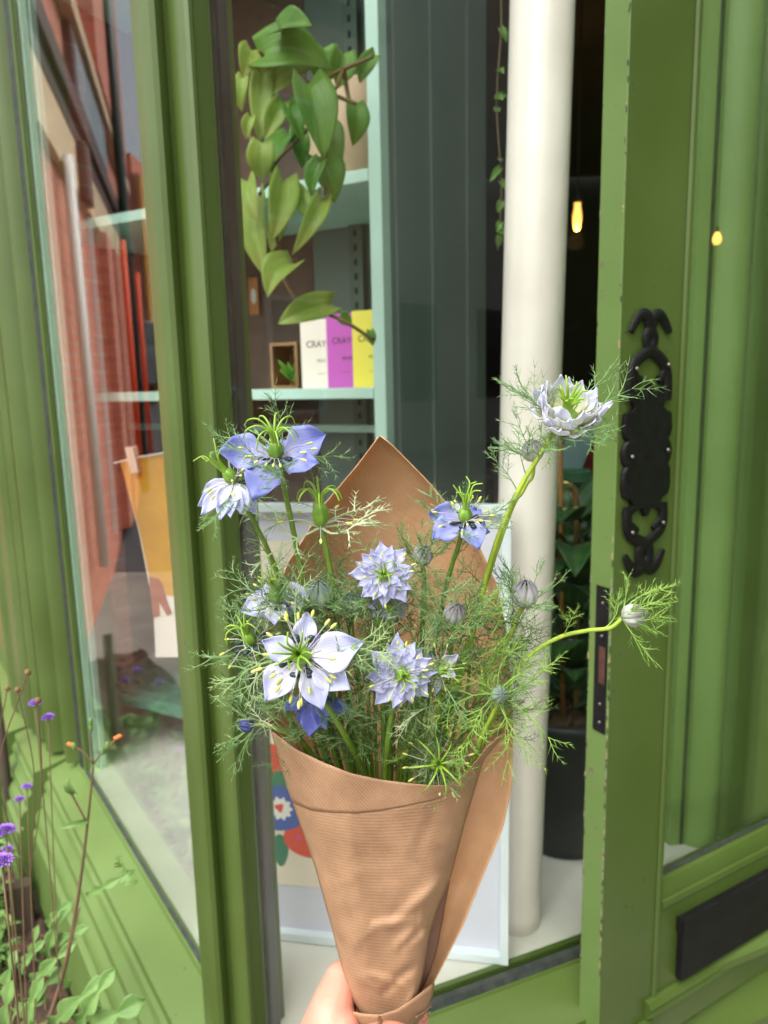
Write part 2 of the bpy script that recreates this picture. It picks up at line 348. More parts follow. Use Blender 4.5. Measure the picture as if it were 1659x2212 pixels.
# sill under left window (profile outward offset, height) swept along the wall
sp = [(-.004, ZS - .03), (-.004, ZS - .004), (.010, ZS - .006), (.012, ZS - .014), (.062, ZS - .030), (.068, ZS - .034), (.068, ZS - .052), (.074, ZS - .056), (.078, ZS - .066),
      (.074, ZS - .078), (.080, ZS - .084), (.088, ZS - .092), (.090, ZS - .106), (.086, ZS - .114), (.096, ZS - .120), (.104, ZS - .134), (.104, ZS - .150), (.098, ZS - .158), (.112, ZS - .166), (.116, ZS - .24), (.12, .34), (.02, .34)]
m = MB(); m.sweep(sp, v3(L1(-.02)), v3(L1(1.0)), v3(n1)); m.build('window_sill', GREEN_W, shop, auto=30)
sp2 = [(o + (.03 if o > .05 else 0), z + .004) for o, z in sp]
m = MB(); m.sweep(sp2, v3(L1(1.003)), v3(L1(1.25)), v3(n1)); m.build('window_sill', GREEN_W, shop, auto=30)
sp3 = [(o + (.06 if o > .05 else 0), z + .008) for o, z in sp]
m = MB(); m.sweep(sp3, v3(L1(1.253)), v3(L1(2.0)), v3(n1)); m.build('window_sill', GREEN_W, shop, auto=30)
m = MB(); m.sweep([(.002, ZS - .018), (.002, ZS - .001), (.006, ZS - .004), (.0115, ZS - .0125)], v3(L1(.06)), v3(L1(.92)), v3(n1)); m.build('window_seal', SEAL, shop)
m = MB(); m.prism([L1(-.03, .10), L1(2.0, .10), L1(2.0, .02), L1(-.03, .02)], 0, .36); m.build('stall_riser', GREEN_W, shop)

# centre window
m = MB(); m.prism([L2(.0, .002), L2(.82, .002), L2(.82, -.002), L2(.0, -.002)], ZS - .012, 3.6); m.build('window_pane', GLASS, shop)
sc2 = [(-.012, ZS - .03), (-.012, ZS + .002), (-.004, ZS + .002), (-.004, ZS - .010), (.012, ZS - .016), (.014, ZS - .020), (.075, ZS - .040), (.08, ZS - .045), (.08, ZS - .058), (.060, ZS - .064), (.050, ZS - .085), (.050, ZS - .13), (.07, ZS - .15), (.085, ZS - .17), (.085, ZS - .24), (.03, ZS - .24)]
m = MB(); m.sweep(sc2, v3(L2(.01)), v3(L2(.85)), v3(n2)); m.build('window_sill', GREEN, shop, auto=30)
m = MB(); m.sweep([(.002, ZS - .014), (.002, ZS - .002), (.006, ZS - .007), (.011, ZS - .0155)], v3(L2(.01)), v3(L2(.82)), v3(n2)); m.build('window_seal', SEAL, shop)
m = MB(); m.prism([L2(0, .05), L2(.85, .05), L2(.85, .0), L2(0, .0)], 0, ZS - .24); m.build('stall_riser', GREEN, shop)
m = MB(); m.prism([L2(.825, .03), L2(.9, .03), L2(.9, -.05), L2(.825, -.05)], 0, 3.6); m.build('door_jamb', GREEN, shop, bevel=.003)
# display floor (window board)
m = MB(); m.prism([L1(.02, -.004), L1(1.4, -.004), (-.3, 2.4), (.72, 2.2), L2(.84, -.013), L2(.02, -.013)][::-1], ZS - .04, ZS); m.build('display_floor', WHITE, shop)

# iron column on the display floor
cb = PZ(1112, 1985, ZS); ct = P(1178, -200, cb.y + .02)
ax = (ct - cb)
pts = [cb + ax * t for t in [0, .02, .3, .6, 1.3]]
m = MB(); m.tube(pts, [.0395, .039, .0405, .042, .042], 40); m.build('column', CREAM, shop, smooth=True)

# ------------------------------------------------------------------ the open door
DC = Vector(plan(1337, .88)); dd = Vector((.873, .488)).normalized(); dn = Vector((.488, -.873)).normalized(); TH = .036
def D(t, o=0): p = DC + dd * t + dn * o; return (p.x, p.y)      # o outward (towards us)
D0 = v3(DC); DN = v3(dn)
def onD(u, v): return PP(u, v, D0, DN)
def dt(p): return (Vector((p.x, p.y)) - DC).dot(dd)
gb = onD(1425, 1908); GB = gb.z
tS = .1155; tG = .66; tE = .78
m = MB()
m.prism([D(0, 0), D(tS, 0), D(tS, -TH), D(0, -TH)], .05, 3.0)
m.prism([D(tG, 0), D(tE, 0), D(tE, -TH), D(tG, -TH)], .05, 3.0)
m.prism([D(tS, 0), D(tG, 0), D(tG, -TH), D(tS, -TH)], GB - .26, GB - .012)
m.prism([D(tS, 0), D(tG, 0), D(tG, -TH), D(tS, -TH)], .05, .25)
m.prism([D(tS, 0), D(tG, 0), D(tG, -TH), D(tS, -TH)], 2.8, 3.0)
m.prism([D(tS, -.012), D(tG, -.012), D(tG, -.024), D(tS, -.024)], .25, GB - .26)
door = m.build('door', GREEN_D, shop, bevel=.0018)
# lighter, chipped closing edge
m = MB(); m.prism([D(-.0012, -.0005), D(0.0002, .0006), D(0.0002, -TH - .0006), D(-.0012, -TH + .0003)], .05, 3.0); o = m.build('door_edge', GREEN_E, door); o['label'] = 'pale chipped closing edge of the door'
# glazing mouldings
m = MB()
mo = [(0, 0), (.004, .012), (.010, .014), (.014, .006), (.020, .004), (.024, -.004)]
a = v3(D(tS - .004, 0), GB); 
m.sweep([(-.018, -.05), (.0, -.046), (.004, -.04), (.0035, -.030), (.0015, -.028), (.0012, -.012), (-.004, -.002), (-.014, .001), (-.018, -.001)], v3(D(tS, 0), GB), v3(D(tG, 0), GB), DN)
m.sweep([(0.001, -.0), (.0035, .004), (.0035, .009), (0.001, .012)], v3(D(tS + .0, 0), .3), v3(D(tS + .0, 0), 2.9), DN, v3(dd) * -1)
m.build('glazing_moulding', GREEN_D, door, auto=30)
m = MB(); m.sweep([(-.0145, .0012), (-.013, .006), (-.009, .0015)], v3(D(tS + .002, 0), GB), v3(D(tG, 0), GB), DN); m.build('glazing_seal', SEAL, door)
m = MB(); m.prism([D(tS, -.016), D(tG, -.016), D(tG, -.020), D(tS, -.020)], GB - .01, 2.8); m.build('window_pane', GLASS, door)
# raised moulding of the lower panel
pt = onD(1392, 2176); t0 = dt(pt); z0 = pt.z
m = MB(); pm = [(.0005, .012), (.006, .010), (.011, .002), (.008, -.006), (.010, -.012), (.002, -.020), (.0005, -.024)]
m.sweep(pm, v3(D(t0, 0), z0), v3(D(tG + .02, 0), z0), DN)
m.sweep([(o, -z) for o, z in pm], v3(D(t0, 0), z0 - .02), v3(D(t0, 0), .2), DN, v3(dd) * -1)
m.build('panel_moulding', GREEN_D, door, auto=30)
# letter plate
p0 = onD(1463, 1978); p1 = onD(1473, 2100); tl = dt(p0)
m = MB(); m.prism([D(tl, .001), D(tl, .012), D(tl + .27, .012), D(tl + .27, .001)][::-1], p1.z, p0.z)
lp = m.build('letter_plate', BLACKM, door, bevel=.0015)
m.v = []; m.f = []; m.uv = []; m.m = []
m.prism([D(tl - .003, .001), D(tl - .003, .015), D(tl + .006, .015), D(tl + .006, .0125)][::-1], p0.z - .022, p0.z + .002); m.build('letter_plate_hinge', BLACKM, door)
# lock plate let into the edge
e0 = DC + dn * (-TH)
EP = lambda v: PP(1300, v, D0, v3(dd)).z
zt, zb = EP(1265), EP(1582)
def E(o): p = DC - dd * .0014 + dn * o; return (p.x, p.y)
def E2(o): p = DC - dd * .0026 + dn * o; return (p.x, p.y)
m = MB(); m.prism([E(-.003), E(-.024), E2(-.024), E2(-.003)], zb, zt); m.build('lock_plate', BLACKM, door)
m = MB(); zz1, zz0 = EP(1395), EP(1475)
def E3(o): p = DC - dd * .0030 + dn * o; return (p.x, p.y)
m.prism([E2(-.006), E2(-.016), E3(-.016), E3(-.006)], zz0, zz1); m.build('latch_opening', mat('rust', srgb(60, 30, 22), srgb(84, 50, 38), rough=.8, scale=50), door)
m = MB()
for vv in (1300, 1372, 1520, 1560):
    q = DC - dd * .003 + dn * -.012; m = MB(); m.ball((q.x, q.y, EP(vv)), .0022, 8, 5); m.build('screw', STEEL, door, smooth=True)
# bare wood and paint chips along the closing edge
m = MB(); rng = random.Random(5)
for k in range(170):
    z = rng.uniform(.7, 1.22) if k < 125 else rng.uniform(1.1, 2.0); side = rng.random() < .72
    oo = rng.gauss(0, .0004) if side else -TH + rng.gauss(.0008, .0006)
    h = rng.uniform(.001, .009); wd = rng.uniform(.0004, .0014)
    q = DC - dd * .0013 + dn * oo
    m.box((q.x, q.y, z), (wd, .0012, h), Matrix.Rotation(math.atan2(dn.y, dn.x) + rng.uniform(-.5, .5), 3, 'Z') @ Matrix.Rotation(rng.uniform(-.2, .2), 3, 'X'), mi=rng.choice((0, 0, 1, 2)))
pch = m.build('paint_chip', [mat('chip_dark', srgb(44, 40, 36), rough=.9), mat('chip_wood', srgb(170, 140, 112), rough=.9), mat('chip_grey', srgb(132, 130, 120), rough=.9)], door)

pch['kind'] = 'stuff'
m = MB(); rn = random.Random(12)
for k in range(26):
    t_ = rn.uniform(.004, tS - .004); q = DC + dd * t_ + dn * .0003; m.ball((q.x, q.y, rn.uniform(.75, 2.05)), (rn.uniform(.0004, .0012),) * 2 + (rn.uniform(.0005, .003),), 6, 4)
kn = m.build('paint_nick', mat('nick_dark', srgb(54, 60, 36), rough=.8), door); kn['kind'] = 'stuff'
# cast finger plate
fc0 = onD(1402, 675); fc1 = onD(1386, 1235); fcx = (dt(fc0) + dt(fc1)) / 2; ZT = fc0.z; SH = (fc0.z - fc1.z) / 300
def FP(x, y, o=.004):                                 # millimetres on the plate: x right, y down
    lean = lerp(dt(fc0), dt(fc1), y / 300); p = DC + dd * (lean + x * .00100) + dn * o; return Vector((p.x, p.y, ZT - y * SH))
m = MB()
half = [(0, 95), (3, 78), (8, 92), (12, 88), (22, 84), (30, 92), (37, 92), (36, 97), (26, 99), (24, 105), (30, 110), (38, 112), (40, 130), (37, 139), (33, 142), (38, 147), (41, 156), (39, 166), (35, 172), (39, 178), (40, 195), (37, 207), (27, 211), (23, 217), (30, 221), (37, 224), (28, 230), (16, 224), (8, 222), (3, 232)]
half = [(x * 1.07, y) for x, y in half]; hp = half + [(-x, y) for x, y in half[::-1] if x > 0]
def plate(poly, o0, o1, sh=.94):
    n = len(poly); cy = sum(p[1] for p in poly) / n
    a = [FP(x, y, o0) for x, y in poly]; b = [FP(x, y, lerp(o0, o1, .6)) for x, y in poly]
    cpt = [FP(x * sh, y + (1 if y < 95 else -1 if y > 220 else 0), o1) for x, y in poly]
    bm = []; fs = []
    for i in range(n):
        j = (i + 1) % n; fs += [(i, j, n + j, n + i), (n + i, n + j, 2 * n + j, 2 * n + i)]
    fs.append(tuple(range(2 * n, 3 * n)))
    m.add(a + b + cpt, fs)
plate(hp, .0006, .006)
def strap(pts, r, o=.0035): m.tube(bez([FP(x, y, o) for x, y in pts], 6), [rr * .001 for rr in (r if hasattr(r, '__len__') else [r] * (6 * (len(pts) - 1) + 1))], 8, flat=(DN, .55))
def taper(n, a, b, c): return [lerp(a, b, k / (n / 2)) if k < n / 2 else lerp(b, c, (k - n / 2) / (n / 2)) for k in range(n + 1)]
for s in (-1, 1):
    strap([(s * 31, 98), (s * 32, 82), (s * 30, 66), (s * 23, 54), (s * 12, 47), (-s * 3, 40)], 7.5)
    strap([(-s * 3, 42), (-s * 7, 28), (s * 2, 14), (s * 6, 5), (s * 16, 3), (s * 26, 12), (s * 33, 22)], taper(36, 5.5, 8, 4.5))
    strap([(s * 26, 66), (s * 20, 73), (s * 15, 75)], taper(12, 5, 5.5, 6))
    strap([(s * 31, 219), (s * 32, 236), (s * 29, 248), (s * 20, 256), (s * 8, 262), (-s * 6, 268), (-s * 9, 280), (-s * 4, 292)], 7.5)
    strap([(-s * 4, 288), (s * 4, 294), (s * 14, 296), (s * 24, 290), (s * 34, 276)], taper(24, 6, 9.5, 4.5))
    strap([(s * 27, 240), (s * 20, 244), (s * 13, 248)], taper(12, 5.5, 5, 4))
fp = m.build('finger_plate', BLACK, door, auto=45)
m = MB()
for x, y in ((-27, 62), (27, 58), (-31, 160), (31, 156), (-27, 248), (27, 242)):
    m = MB(); m.ball(FP(x, y, .0085), .0028, 10, 6); m.build('plate_screw', STEEL, door, smooth=True)

# fluted jamb post beyond the door glass
jp = []
J0 = Vector(plan(1494, 1.22)); jd = Vector((.93, .30)).normalized(); jn = Vector((.30, -.93)).normalized()
def J(t, o): p = J0 + jd * t + jn * o; return (p.x, p.y)
pf = [(0, -.05), (0, 0), (.018, .004)] + [(.019, -.004), (.026, -.004)] + flute(.028, .10, .010, .022, 8) + flute(.105, .125, .014, .005, 4) + flute(.13, .20, .005, .030, 8) + [(.205, .01)] + flute(.21, .24, .02, .01, 5) + [(.25, .035), (.42, .04), (.42, -.06)]
m = MB(); m.prism([J(*q) for q in pf], 0, 3.6); m.build('fluted_pilaster', GREEN_LIT, shop, auto=30)
m = MB(); m.prism([J(.0195, -.002), J(.0255, -.002), J(.0255, .0045), J(.0195, .0045)], 0, 3.6); m.build('window_seal', SEAL, shop)
m = MB(); m.prism([L1(1.9, .1), L1(-.1, .1), L2(.95, .1), (.75, 2.0), (.9, 4.5), (-1.45, 4.5)][::-1], 3.6, 4.2); m.build('fascia', GREEN, shop)
# fluted cheek added outside the picture, shading the door and blocking reflected sky
ck = [(1.42, .35), (1.42, 1.5)] + [(1.42 - .05 - .03 * abs(math.sin(k * .55)), 1.5 - k * .022) for k in range(50)] + [(1.40, .36)]
m = MB(); m.prism([(1.60, .35), (1.60, 1.5)] + ck[2:-1] + [(1.42, .35)], 0, 2.75); m.build('added_shade_cheek', GREEN_LIT, shop, auto=30)
# shop room: walls, floor, ceiling
m = MB()
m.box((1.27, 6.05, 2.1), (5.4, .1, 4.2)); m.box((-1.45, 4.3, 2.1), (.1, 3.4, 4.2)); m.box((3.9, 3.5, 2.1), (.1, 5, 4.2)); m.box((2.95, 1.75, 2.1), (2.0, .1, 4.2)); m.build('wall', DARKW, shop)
m = MB(); m.box((1.25, 3.7, .02), (5.3, 4.6, .04)); m.build('shop_floor', BROWNW, shop)
m = MB(); m.box((1.25, 4.15, 3.05), (5.3, 3.6, .08)); m.build('ceiling', BROWNW, shop)

# ================================================================== INSIDE THE SHOP
uO = Vector((plan(820, 1.32).x, 1.32)); uL = Vector((-.879, .477)); uD = Vector((.477, .879)); UO3 = v3(uO); UD3 = v3(uD)
def U(t, d=0): p = uO + uL * t + uD * d; return (p.x, p.y)
def onU(u, v): return PP(u, v, UO3, UD3)
zL1, zL0 = onU(808, 837).z, onU(808, 861).z
zH1, zH0 = onU(790, 363).z, onU(790, 391).z
unit = thing('shelving_unit', v3(U(.5, .15), ZS), 'mint green shelving unit standing behind the angled display windows', 'shelving')
wU = (Vector(plan(796, 1.0)) * 1)                     # width of the front upright
tR = -.012
tW = (onU(808, 830) - onU(834, 830)).length
m = MB(); m.prism([U(tR, 0), U(tR + tW, 0), U(tR + tW, .03), U(tR, .03)], ZS, 3.0); m.build('upright', MINT, unit, bevel=.0015)
m = MB(); m.prism([U(.845, 0), U(.865, 0), U(.865, .03), U(.845, .03)], ZS, 3.0); m.build('upright', MINT, unit, bevel=.0015)
m = MB(); m.prism([U(tR + .002, .031), U(tR + .018, .031), U(tR + .018, .50), U(tR + .002, .50)], ZS, 3.0); m.build('side_panel', DGREY, unit)
for za, zb_ in ((zL1, zL0), (zH1, zH0), (zH1 + .52, zH0 + .52), (ZS + .13, ZS + .10)):
    m = MB(); m.prism([U(tR + tW + .001, .001), U(.844, .001), U(.844, .30), U(tR + tW + .001, .30)], zb_, za); m.build('shelf', MINT if za > ZS + .2 else TEAL, unit, bevel=.0015)
for dd0, dd1 in ((.05, .12), (.20, .27), (.38, .47)): m = MB(); m.prism([U(tR + .0015, dd0), U(tR - .003, dd0), U(tR - .003, dd1), U(tR + .0015, dd1)][::-1], ZS, 3.0); m.build('reflection_strip', DGREY, unit)  # added strips standing in for vertical bands reflected in the pane
m = MB(); m.prism([U(tR + .02, .305), U(.33, .305), U(.33, .315), U(tR + .02, .315)], ZS, 3.0); m.build('back_panel', DGREY, unit)
m = MB(); m.prism([U(.331, .303), U(.86, .303), U(.86, .315), U(.331, .315)], ZS, 3.0); m.build('back_panel', KRAFTW, unit)
m = MB(); m.prism([U(.19, .285), U(.225, .285), U(.225, .303), U(.19, .303)], ZS, 3.0)
m.build('slotted_rail', mat('slotted_rail_green', srgb(78, 104, 88), rough=.4), unit, bevel=.001)
m = MB()
for k in range(70): m.box(v3(U(.2075, .2845), ZS + .2 + k * .03), (.006, .002, .013), Matrix.Rotation(math.atan2(uL.y, uL.x), 3, 'Z'))
m.build('rail_slot', DARKW, unit)
m = MB(); m.prism([U(tR + tW, .2), U(.84, .2), U(.84, .22), U(tR + tW, .22)], zL0 - .075, zL0 - .06); m.build('rail', MINT, unit)

# three boxed bars on the lower shelf
def text_mesh(body, size, mat_, origin, xdir, zdir, name, parent, bold=0):
    cu = bpy.data.curves.new('t', 'FONT'); cu.body = body; cu.size = size; cu.extrude = .0001; cu.offset = bold; cu.align_x = 'LEFT'
    to = bpy.data.objects.new('t', cu); C.objects.link(to); dg = bpy.context.evaluated_depsgraph_get(); me = bpy.data.meshes.new_from_object(to.evaluated_get(dg))
    bpy.data.objects.remove(to); nrm = xdir.cross(zdir)
    o = Vector((0, 0, 0)); q = parent
    while q is not None: o += q.location; q = q.parent
    me.transform(Matrix.Translation(origin - o) @ Matrix((xdir, zdir, nrm)).transposed().to_4x4()); me.materials.clear(); me.materials.append(mat_)
    ob = bpy.data.objects.new(name, me); C.objects.link(ob); ob.parent = parent; return ob
INK = mat('ink', srgb(50, 48, 46), rough=.7)
xd = -v3(uL); zu = Vector((0, 0, 1))
for uu0, uu1, vt, colr, word, lab, wide in ((652, 738, 692, srgb(228, 218, 206), 'CRAYON', 'off-white printed carton, left of the purple and yellow ones on the shelf', 1), (708, 790, 679, srgb(186, 84, 178), 'CRAYON', 'purple printed carton between the off-white and yellow ones', 1), (763, 850, 672, srgb(226, 214, 78), 'CRAYON', 'yellow printed carton against the mint upright', 1)):
    k = {652: .048, 708: .044, 763: .040}[uu0]
    base = UO3 + UD3 * k; a = PP(uu0, 800, base, UD3); b = PP(uu1, 800, base, UD3); top = PP(uu0, vt, base, UD3).z
    ta = (Vector((a.x, a.y)) - uO).dot(uL); tb = (Vector((b.x, b.y)) - uO).dot(uL)
    t = thing('printed_carton', v3(U((ta + tb) / 2, k), zL1 + .0005), lab, 'carton', 'printed cartons on the shelf')
    cm = mat('carton_card', colr, rough=.5)
    m = MB(); m.prism([U(ta, k), U(tb, k), U(tb, k + .0038), U(ta, k + .0038)], zL1 + .0005, top); m.build('card', cm, t)
    h = top - zL1; ww = abs(tb - ta)
    og = v3(U(ta, k - .0002), zL1 + h * .60) + xd * ww * .14
    text_mesh('CRAYON', ww * .195, INK, og, xd, zu, 'lettering', t, .00008)
    text_mesh('MILK' if uu0 == 652 else 'BERRIES' if uu0 == 708 else 'MANGO', ww * .10, INK, v3(U(ta, k - .0002), zL1 + h * .38) + xd * ww * .40, xd, zu, 'lettering', t)
    m = MB(); m.box(v3(U(ta, k - .0002), zL1 + h * .215) + xd * ww * .5, (ww * .18, .0003, .0007), Matrix.Rotation(math.atan2(uL.y, uL.x), 3, 'Z')); m.build('small_print', INK, t)
# beige planter + trailing pothos on the upper shelf
pc = P(742, 372, 1.0); pl = v3(U(.12, .13), zH1)
t = thing('flower_pot', pl, 'beige straight-sided planter on the upper mint shelf', 'pot')
m = MB(); m.lathe([(0, .0), (.078, 0), (.082, .004), (.090, .17), (.088, .174), (.082, .17), (.075, .15), (0, .15)], pl, 40); m.build('pot', mat('beige_ceramic', srgb(196, 170, 140), srgb(182, 156, 126), rough=.6, scale=6), t, smooth=True)
m = MB(); m.lathe([(0, .152), (.079, .152)], pl, 24); m.build('soil', SOIL, t)
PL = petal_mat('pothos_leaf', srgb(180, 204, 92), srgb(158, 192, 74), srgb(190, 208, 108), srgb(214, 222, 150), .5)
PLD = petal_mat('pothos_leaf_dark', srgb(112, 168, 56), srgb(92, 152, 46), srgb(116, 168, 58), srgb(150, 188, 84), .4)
PLS = mat('pothos_vine', srgb(96, 100, 46), srgb(120, 84, 52), rough=.5, scale=30)
for mm in (PL, PLD): mm.node_tree.nodes['Principled BSDF'].inputs['Roughness'].default_value = .4
po = thing('trailing_pothos', pl + Vector((0, 0, .16)), 'trailing pothos vine with glossy heart-shaped leaves hanging from the upper shelf', 'plant')
def leaf(mb, a, b, W, nrm, fold=.25, droop=.15, rng=random, lobes=None, n=10, mi=0):
    ax_ = b - a; L = ax_.length; ax_ = ax_.normalized(); nrm = (nrm - ax_ * nrm.dot(ax_)).normalized(); sd_ = ax_.cross(nrm)
    ph = rng.uniform(0, 6)
    def fn(s, t):
        if lobes: w_ = lobes(t)
        else: w_ = (math.sin(math.pi * min(1, (t * .9 + .10)) ** .72)) ** .8 if t < .999 else 0.0
        x = (s - .5) * 2; hb = (-.10 * (1 - t) ** 6 * abs(x)) * (0 if lobes else 1.6)
        p = a + ax_ * (L * (t + hb)) + sd_ * (x * W * .5 * w_)
        return p + nrm * (abs(x) * W * fold * w_ - droop * L * (t - .5) ** 2 * 4 + .012 * W * math.sin(9 * t + ph + 3 * x))
    mb.grid(fn, 8, n, mi)
rng = random.Random(11)
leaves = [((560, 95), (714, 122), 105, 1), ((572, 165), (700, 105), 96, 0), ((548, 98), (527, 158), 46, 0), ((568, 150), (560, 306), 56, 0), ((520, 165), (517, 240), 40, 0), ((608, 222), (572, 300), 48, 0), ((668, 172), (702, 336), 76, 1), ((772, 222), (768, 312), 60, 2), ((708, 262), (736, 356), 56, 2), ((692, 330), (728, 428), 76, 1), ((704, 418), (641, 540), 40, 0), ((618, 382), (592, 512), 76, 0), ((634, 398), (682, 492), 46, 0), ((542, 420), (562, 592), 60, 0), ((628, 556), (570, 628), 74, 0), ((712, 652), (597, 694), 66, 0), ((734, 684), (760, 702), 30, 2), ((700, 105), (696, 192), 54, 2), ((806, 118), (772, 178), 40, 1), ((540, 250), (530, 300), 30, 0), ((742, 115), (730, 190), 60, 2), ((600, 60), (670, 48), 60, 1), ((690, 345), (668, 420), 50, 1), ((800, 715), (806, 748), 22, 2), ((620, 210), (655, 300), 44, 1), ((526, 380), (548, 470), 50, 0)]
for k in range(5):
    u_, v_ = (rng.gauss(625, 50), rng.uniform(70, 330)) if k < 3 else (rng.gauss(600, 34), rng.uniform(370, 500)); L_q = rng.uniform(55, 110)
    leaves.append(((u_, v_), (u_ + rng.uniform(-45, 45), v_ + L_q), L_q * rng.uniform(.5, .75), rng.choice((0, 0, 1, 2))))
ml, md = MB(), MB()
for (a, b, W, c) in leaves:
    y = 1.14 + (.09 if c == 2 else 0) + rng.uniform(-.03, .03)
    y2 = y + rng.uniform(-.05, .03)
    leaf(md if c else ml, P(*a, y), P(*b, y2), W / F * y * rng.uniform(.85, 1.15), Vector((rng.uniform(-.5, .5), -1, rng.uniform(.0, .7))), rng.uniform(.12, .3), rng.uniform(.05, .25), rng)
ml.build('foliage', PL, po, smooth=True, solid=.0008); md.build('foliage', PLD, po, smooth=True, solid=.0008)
m = MB()
for vn_ in ([(742, 150), (712, 215), (655, 290), (600, 345), (588, 372), (610, 400)], [(590, 480), (606, 540), (640, 560)], [(612, 600), (640, 645), (690, 672), (745, 695), (808, 735)], [(540, 260), (548, 330), (590, 372), (560, 420)], [(700, 190), (712, 250), (700, 330), (702, 420)], [(742, 150), (668, 178), (600, 160), (560, 110)], [(720, 205), (768, 224)], [(742, 150), (806, 122)]):
    m.tube(bez([P(a, b, 1.18 - .03 * (i % 2)) for i, (a, b) in enumerate(vn_)], 6), .0028, 6)
m.tube([P(742, 150, 1.18), pl + Vector((0, 0, .15))], .004, 6)
m.build('vine', PLS, po, smooth=True)
# small things on the lower shelf
p = onU(568, 822) + UD3 * .10; p.z = zL1 + .001
t = thing('wooden_box', p, 'small open wooden box with a sprig at the left end of the lower shelf', 'box')
m = MB(); RZ = Matrix.Rotation(math.atan2(uL.y, uL.x), 3, 'Z')
for dx in (-.03, .03): m.box(p + RZ @ Vector((dx, 0, .045)), (.006, .06, .09), RZ)
m.box(p + RZ @ Vector((0, 0, .087)), (.054, .06, .006), RZ); m.box(p + RZ @ Vector((0, 0, .003)), (.054, .06, .006), RZ); m.box(p + RZ @ Vector((0, -.028, .045)), (.054, .004, .078), RZ)
m.build('frame', mat('pale_wood', srgb(150, 112, 70), srgb(128, 92, 56), rough=.6, scale=12), t)
m = MB()
for k in range(7): leaf(m, p + Vector((0, -.02, .02)), p + Vector((rng.uniform(-.03, .03), -.03, rng.uniform(.02, .06))), .012, Vector((0, -1, .3)), rng=rng)
m.build('sprig', PLD, t, smooth=True)
p = PP(548, 640, UO3 + UD3 * .29, UD3)
t = thing('price_card', p, 'small orange card with pale oval mark pinned behind the vine', 'card'); m = MB()
m.box(p, (.028, .002, .085), RZ); m.build('card', mat('orange_card', srgb(176, 112, 60), rough=.6), t); m = MB(); m.ball(p - UD3 * .001, (.008, .001, .018), 12, 6, RZ); m.build('mark', WHITE, t)

# framed poster leaning inside the centre window
fa = PZ(1098, 2066, ZS + .001); fdir = Vector((-.985, .175, 0)).normalized(); ftop = P(1110, 1088, fa.y + .03)
fup = (ftop - fa); FH = fup.length; fup.normalize(); fup = (fup - fdir * fup.dot(fdir)).normalized(); fn_ = fdir.cross(fup) * -1
if fn_.y > 0: fn_ = -fn_
FW = .47
FR = Matrix((fdir, -fn_, fup)).transposed()
def fr(x, z, o=0): return fa + fdir * x + fup * z + fn_ * o      # x from right edge to left
fpst = thing('framed_print', fa + fdir * FW / 2, 'tall white framed flower print leaning inside the centre window', 'framed print')
bw = .0125; m = MB()
WF = paint('white_frame', srgb(204, 214, 216), 0, rough=.35)
def fbox(x0, x1, z0_, z1_, o0, o1): m.box(fr((x0 + x1) / 2, (z0_ + z1_) / 2, (o0 + o1) / 2), (x1 - x0, o1 - o0, z1_ - z0_), FR)
fbox(0, bw, 0, FH, 0, .02); fbox(FW - bw, FW, 0, FH, 0, .02); fbox(bw, FW - bw, 0, bw, 0, .0195); fbox(bw, FW - bw, FH - bw, FH, 0, .0195)
m.build('frame', WF, fpst, bevel=.001)
m = MB(); fbox(bw, FW - bw, bw, FH - bw, .002, .006); m.build('mount', mat('mount_card', srgb(206, 207, 218), rough=.7), fpst)
m = MB(); fbox(.055, FW - .055, .085, FH - .055, .0062, .0072); pr_ = m.build('print', mat('cream_print', srgb(232, 222, 200), srgb(226, 214, 190), rough=.75, scale=5), fpst)
def blob(cx, cy, r, colr, name, o, wob=.06, n=40, lob=0, la=0, sx=1, ph=0):
    c = PP(cx, cy, fr(0, 0, .0072), fn_); m = MB(); vs = [c + fn_ * o]; 
    for k in range(n):
        a = 2 * math.pi * k / n; rr_ = r * (1 + wob * math.sin(3 * a + ph + cx) + la * math.cos(lob * a)); vs.append(c + fn_ * o + fdir * math.cos(a) * rr_ * sx + fup * math.sin(a) * rr_)
    m.add(vs, [(0, 1 + k, 1 + (k + 1) % n) for k in range(n)]); m.build(name, colr, pr_)
RED = mat('print_red', srgb(222, 74, 48), rough=.7); BLU = mat('print_blue', srgb(64, 92, 168), rough=.7); GRN = mat('print_green', srgb(44, 120, 88), rough=.7); PWH = mat('print_white', srgb(236, 234, 226), rough=.7)
blob(588, 1655, .034, RED, 'flower_motif', .0003); blob(604, 1712, .036, GRN, 'leaf_motif', .0004, sx=.8); blob(607, 1748, .036, BLU, 'flower_motif', .0006)
blob(606, 1746, .017, PWH, 'flower_motif', .0008, 0, 60, 10, .14); blob(604, 1744, .0065, RED, 'flower_motif', .0010, .2); blob(662, 1808, .034, RED, 'flower_motif', .0005); blob(645, 1808, .004, mat('print_pink', srgb(214, 70, 140), rough=.7), 'flower_motif', .0007)
blob(607, 1835, .026, GRN, 'leaf_motif', .0004, sx=.45, ph=2); blob(700, 1700, .03, BLU, 'flower_motif', .0005); blob(760, 1850, .03, RED, 'flower_motif', .0005); blob(850, 1650, .04, GRN, 'leaf_motif', .0005, sx=.5); blob(960, 1500, .04, RED, 'flower_motif', .0005)

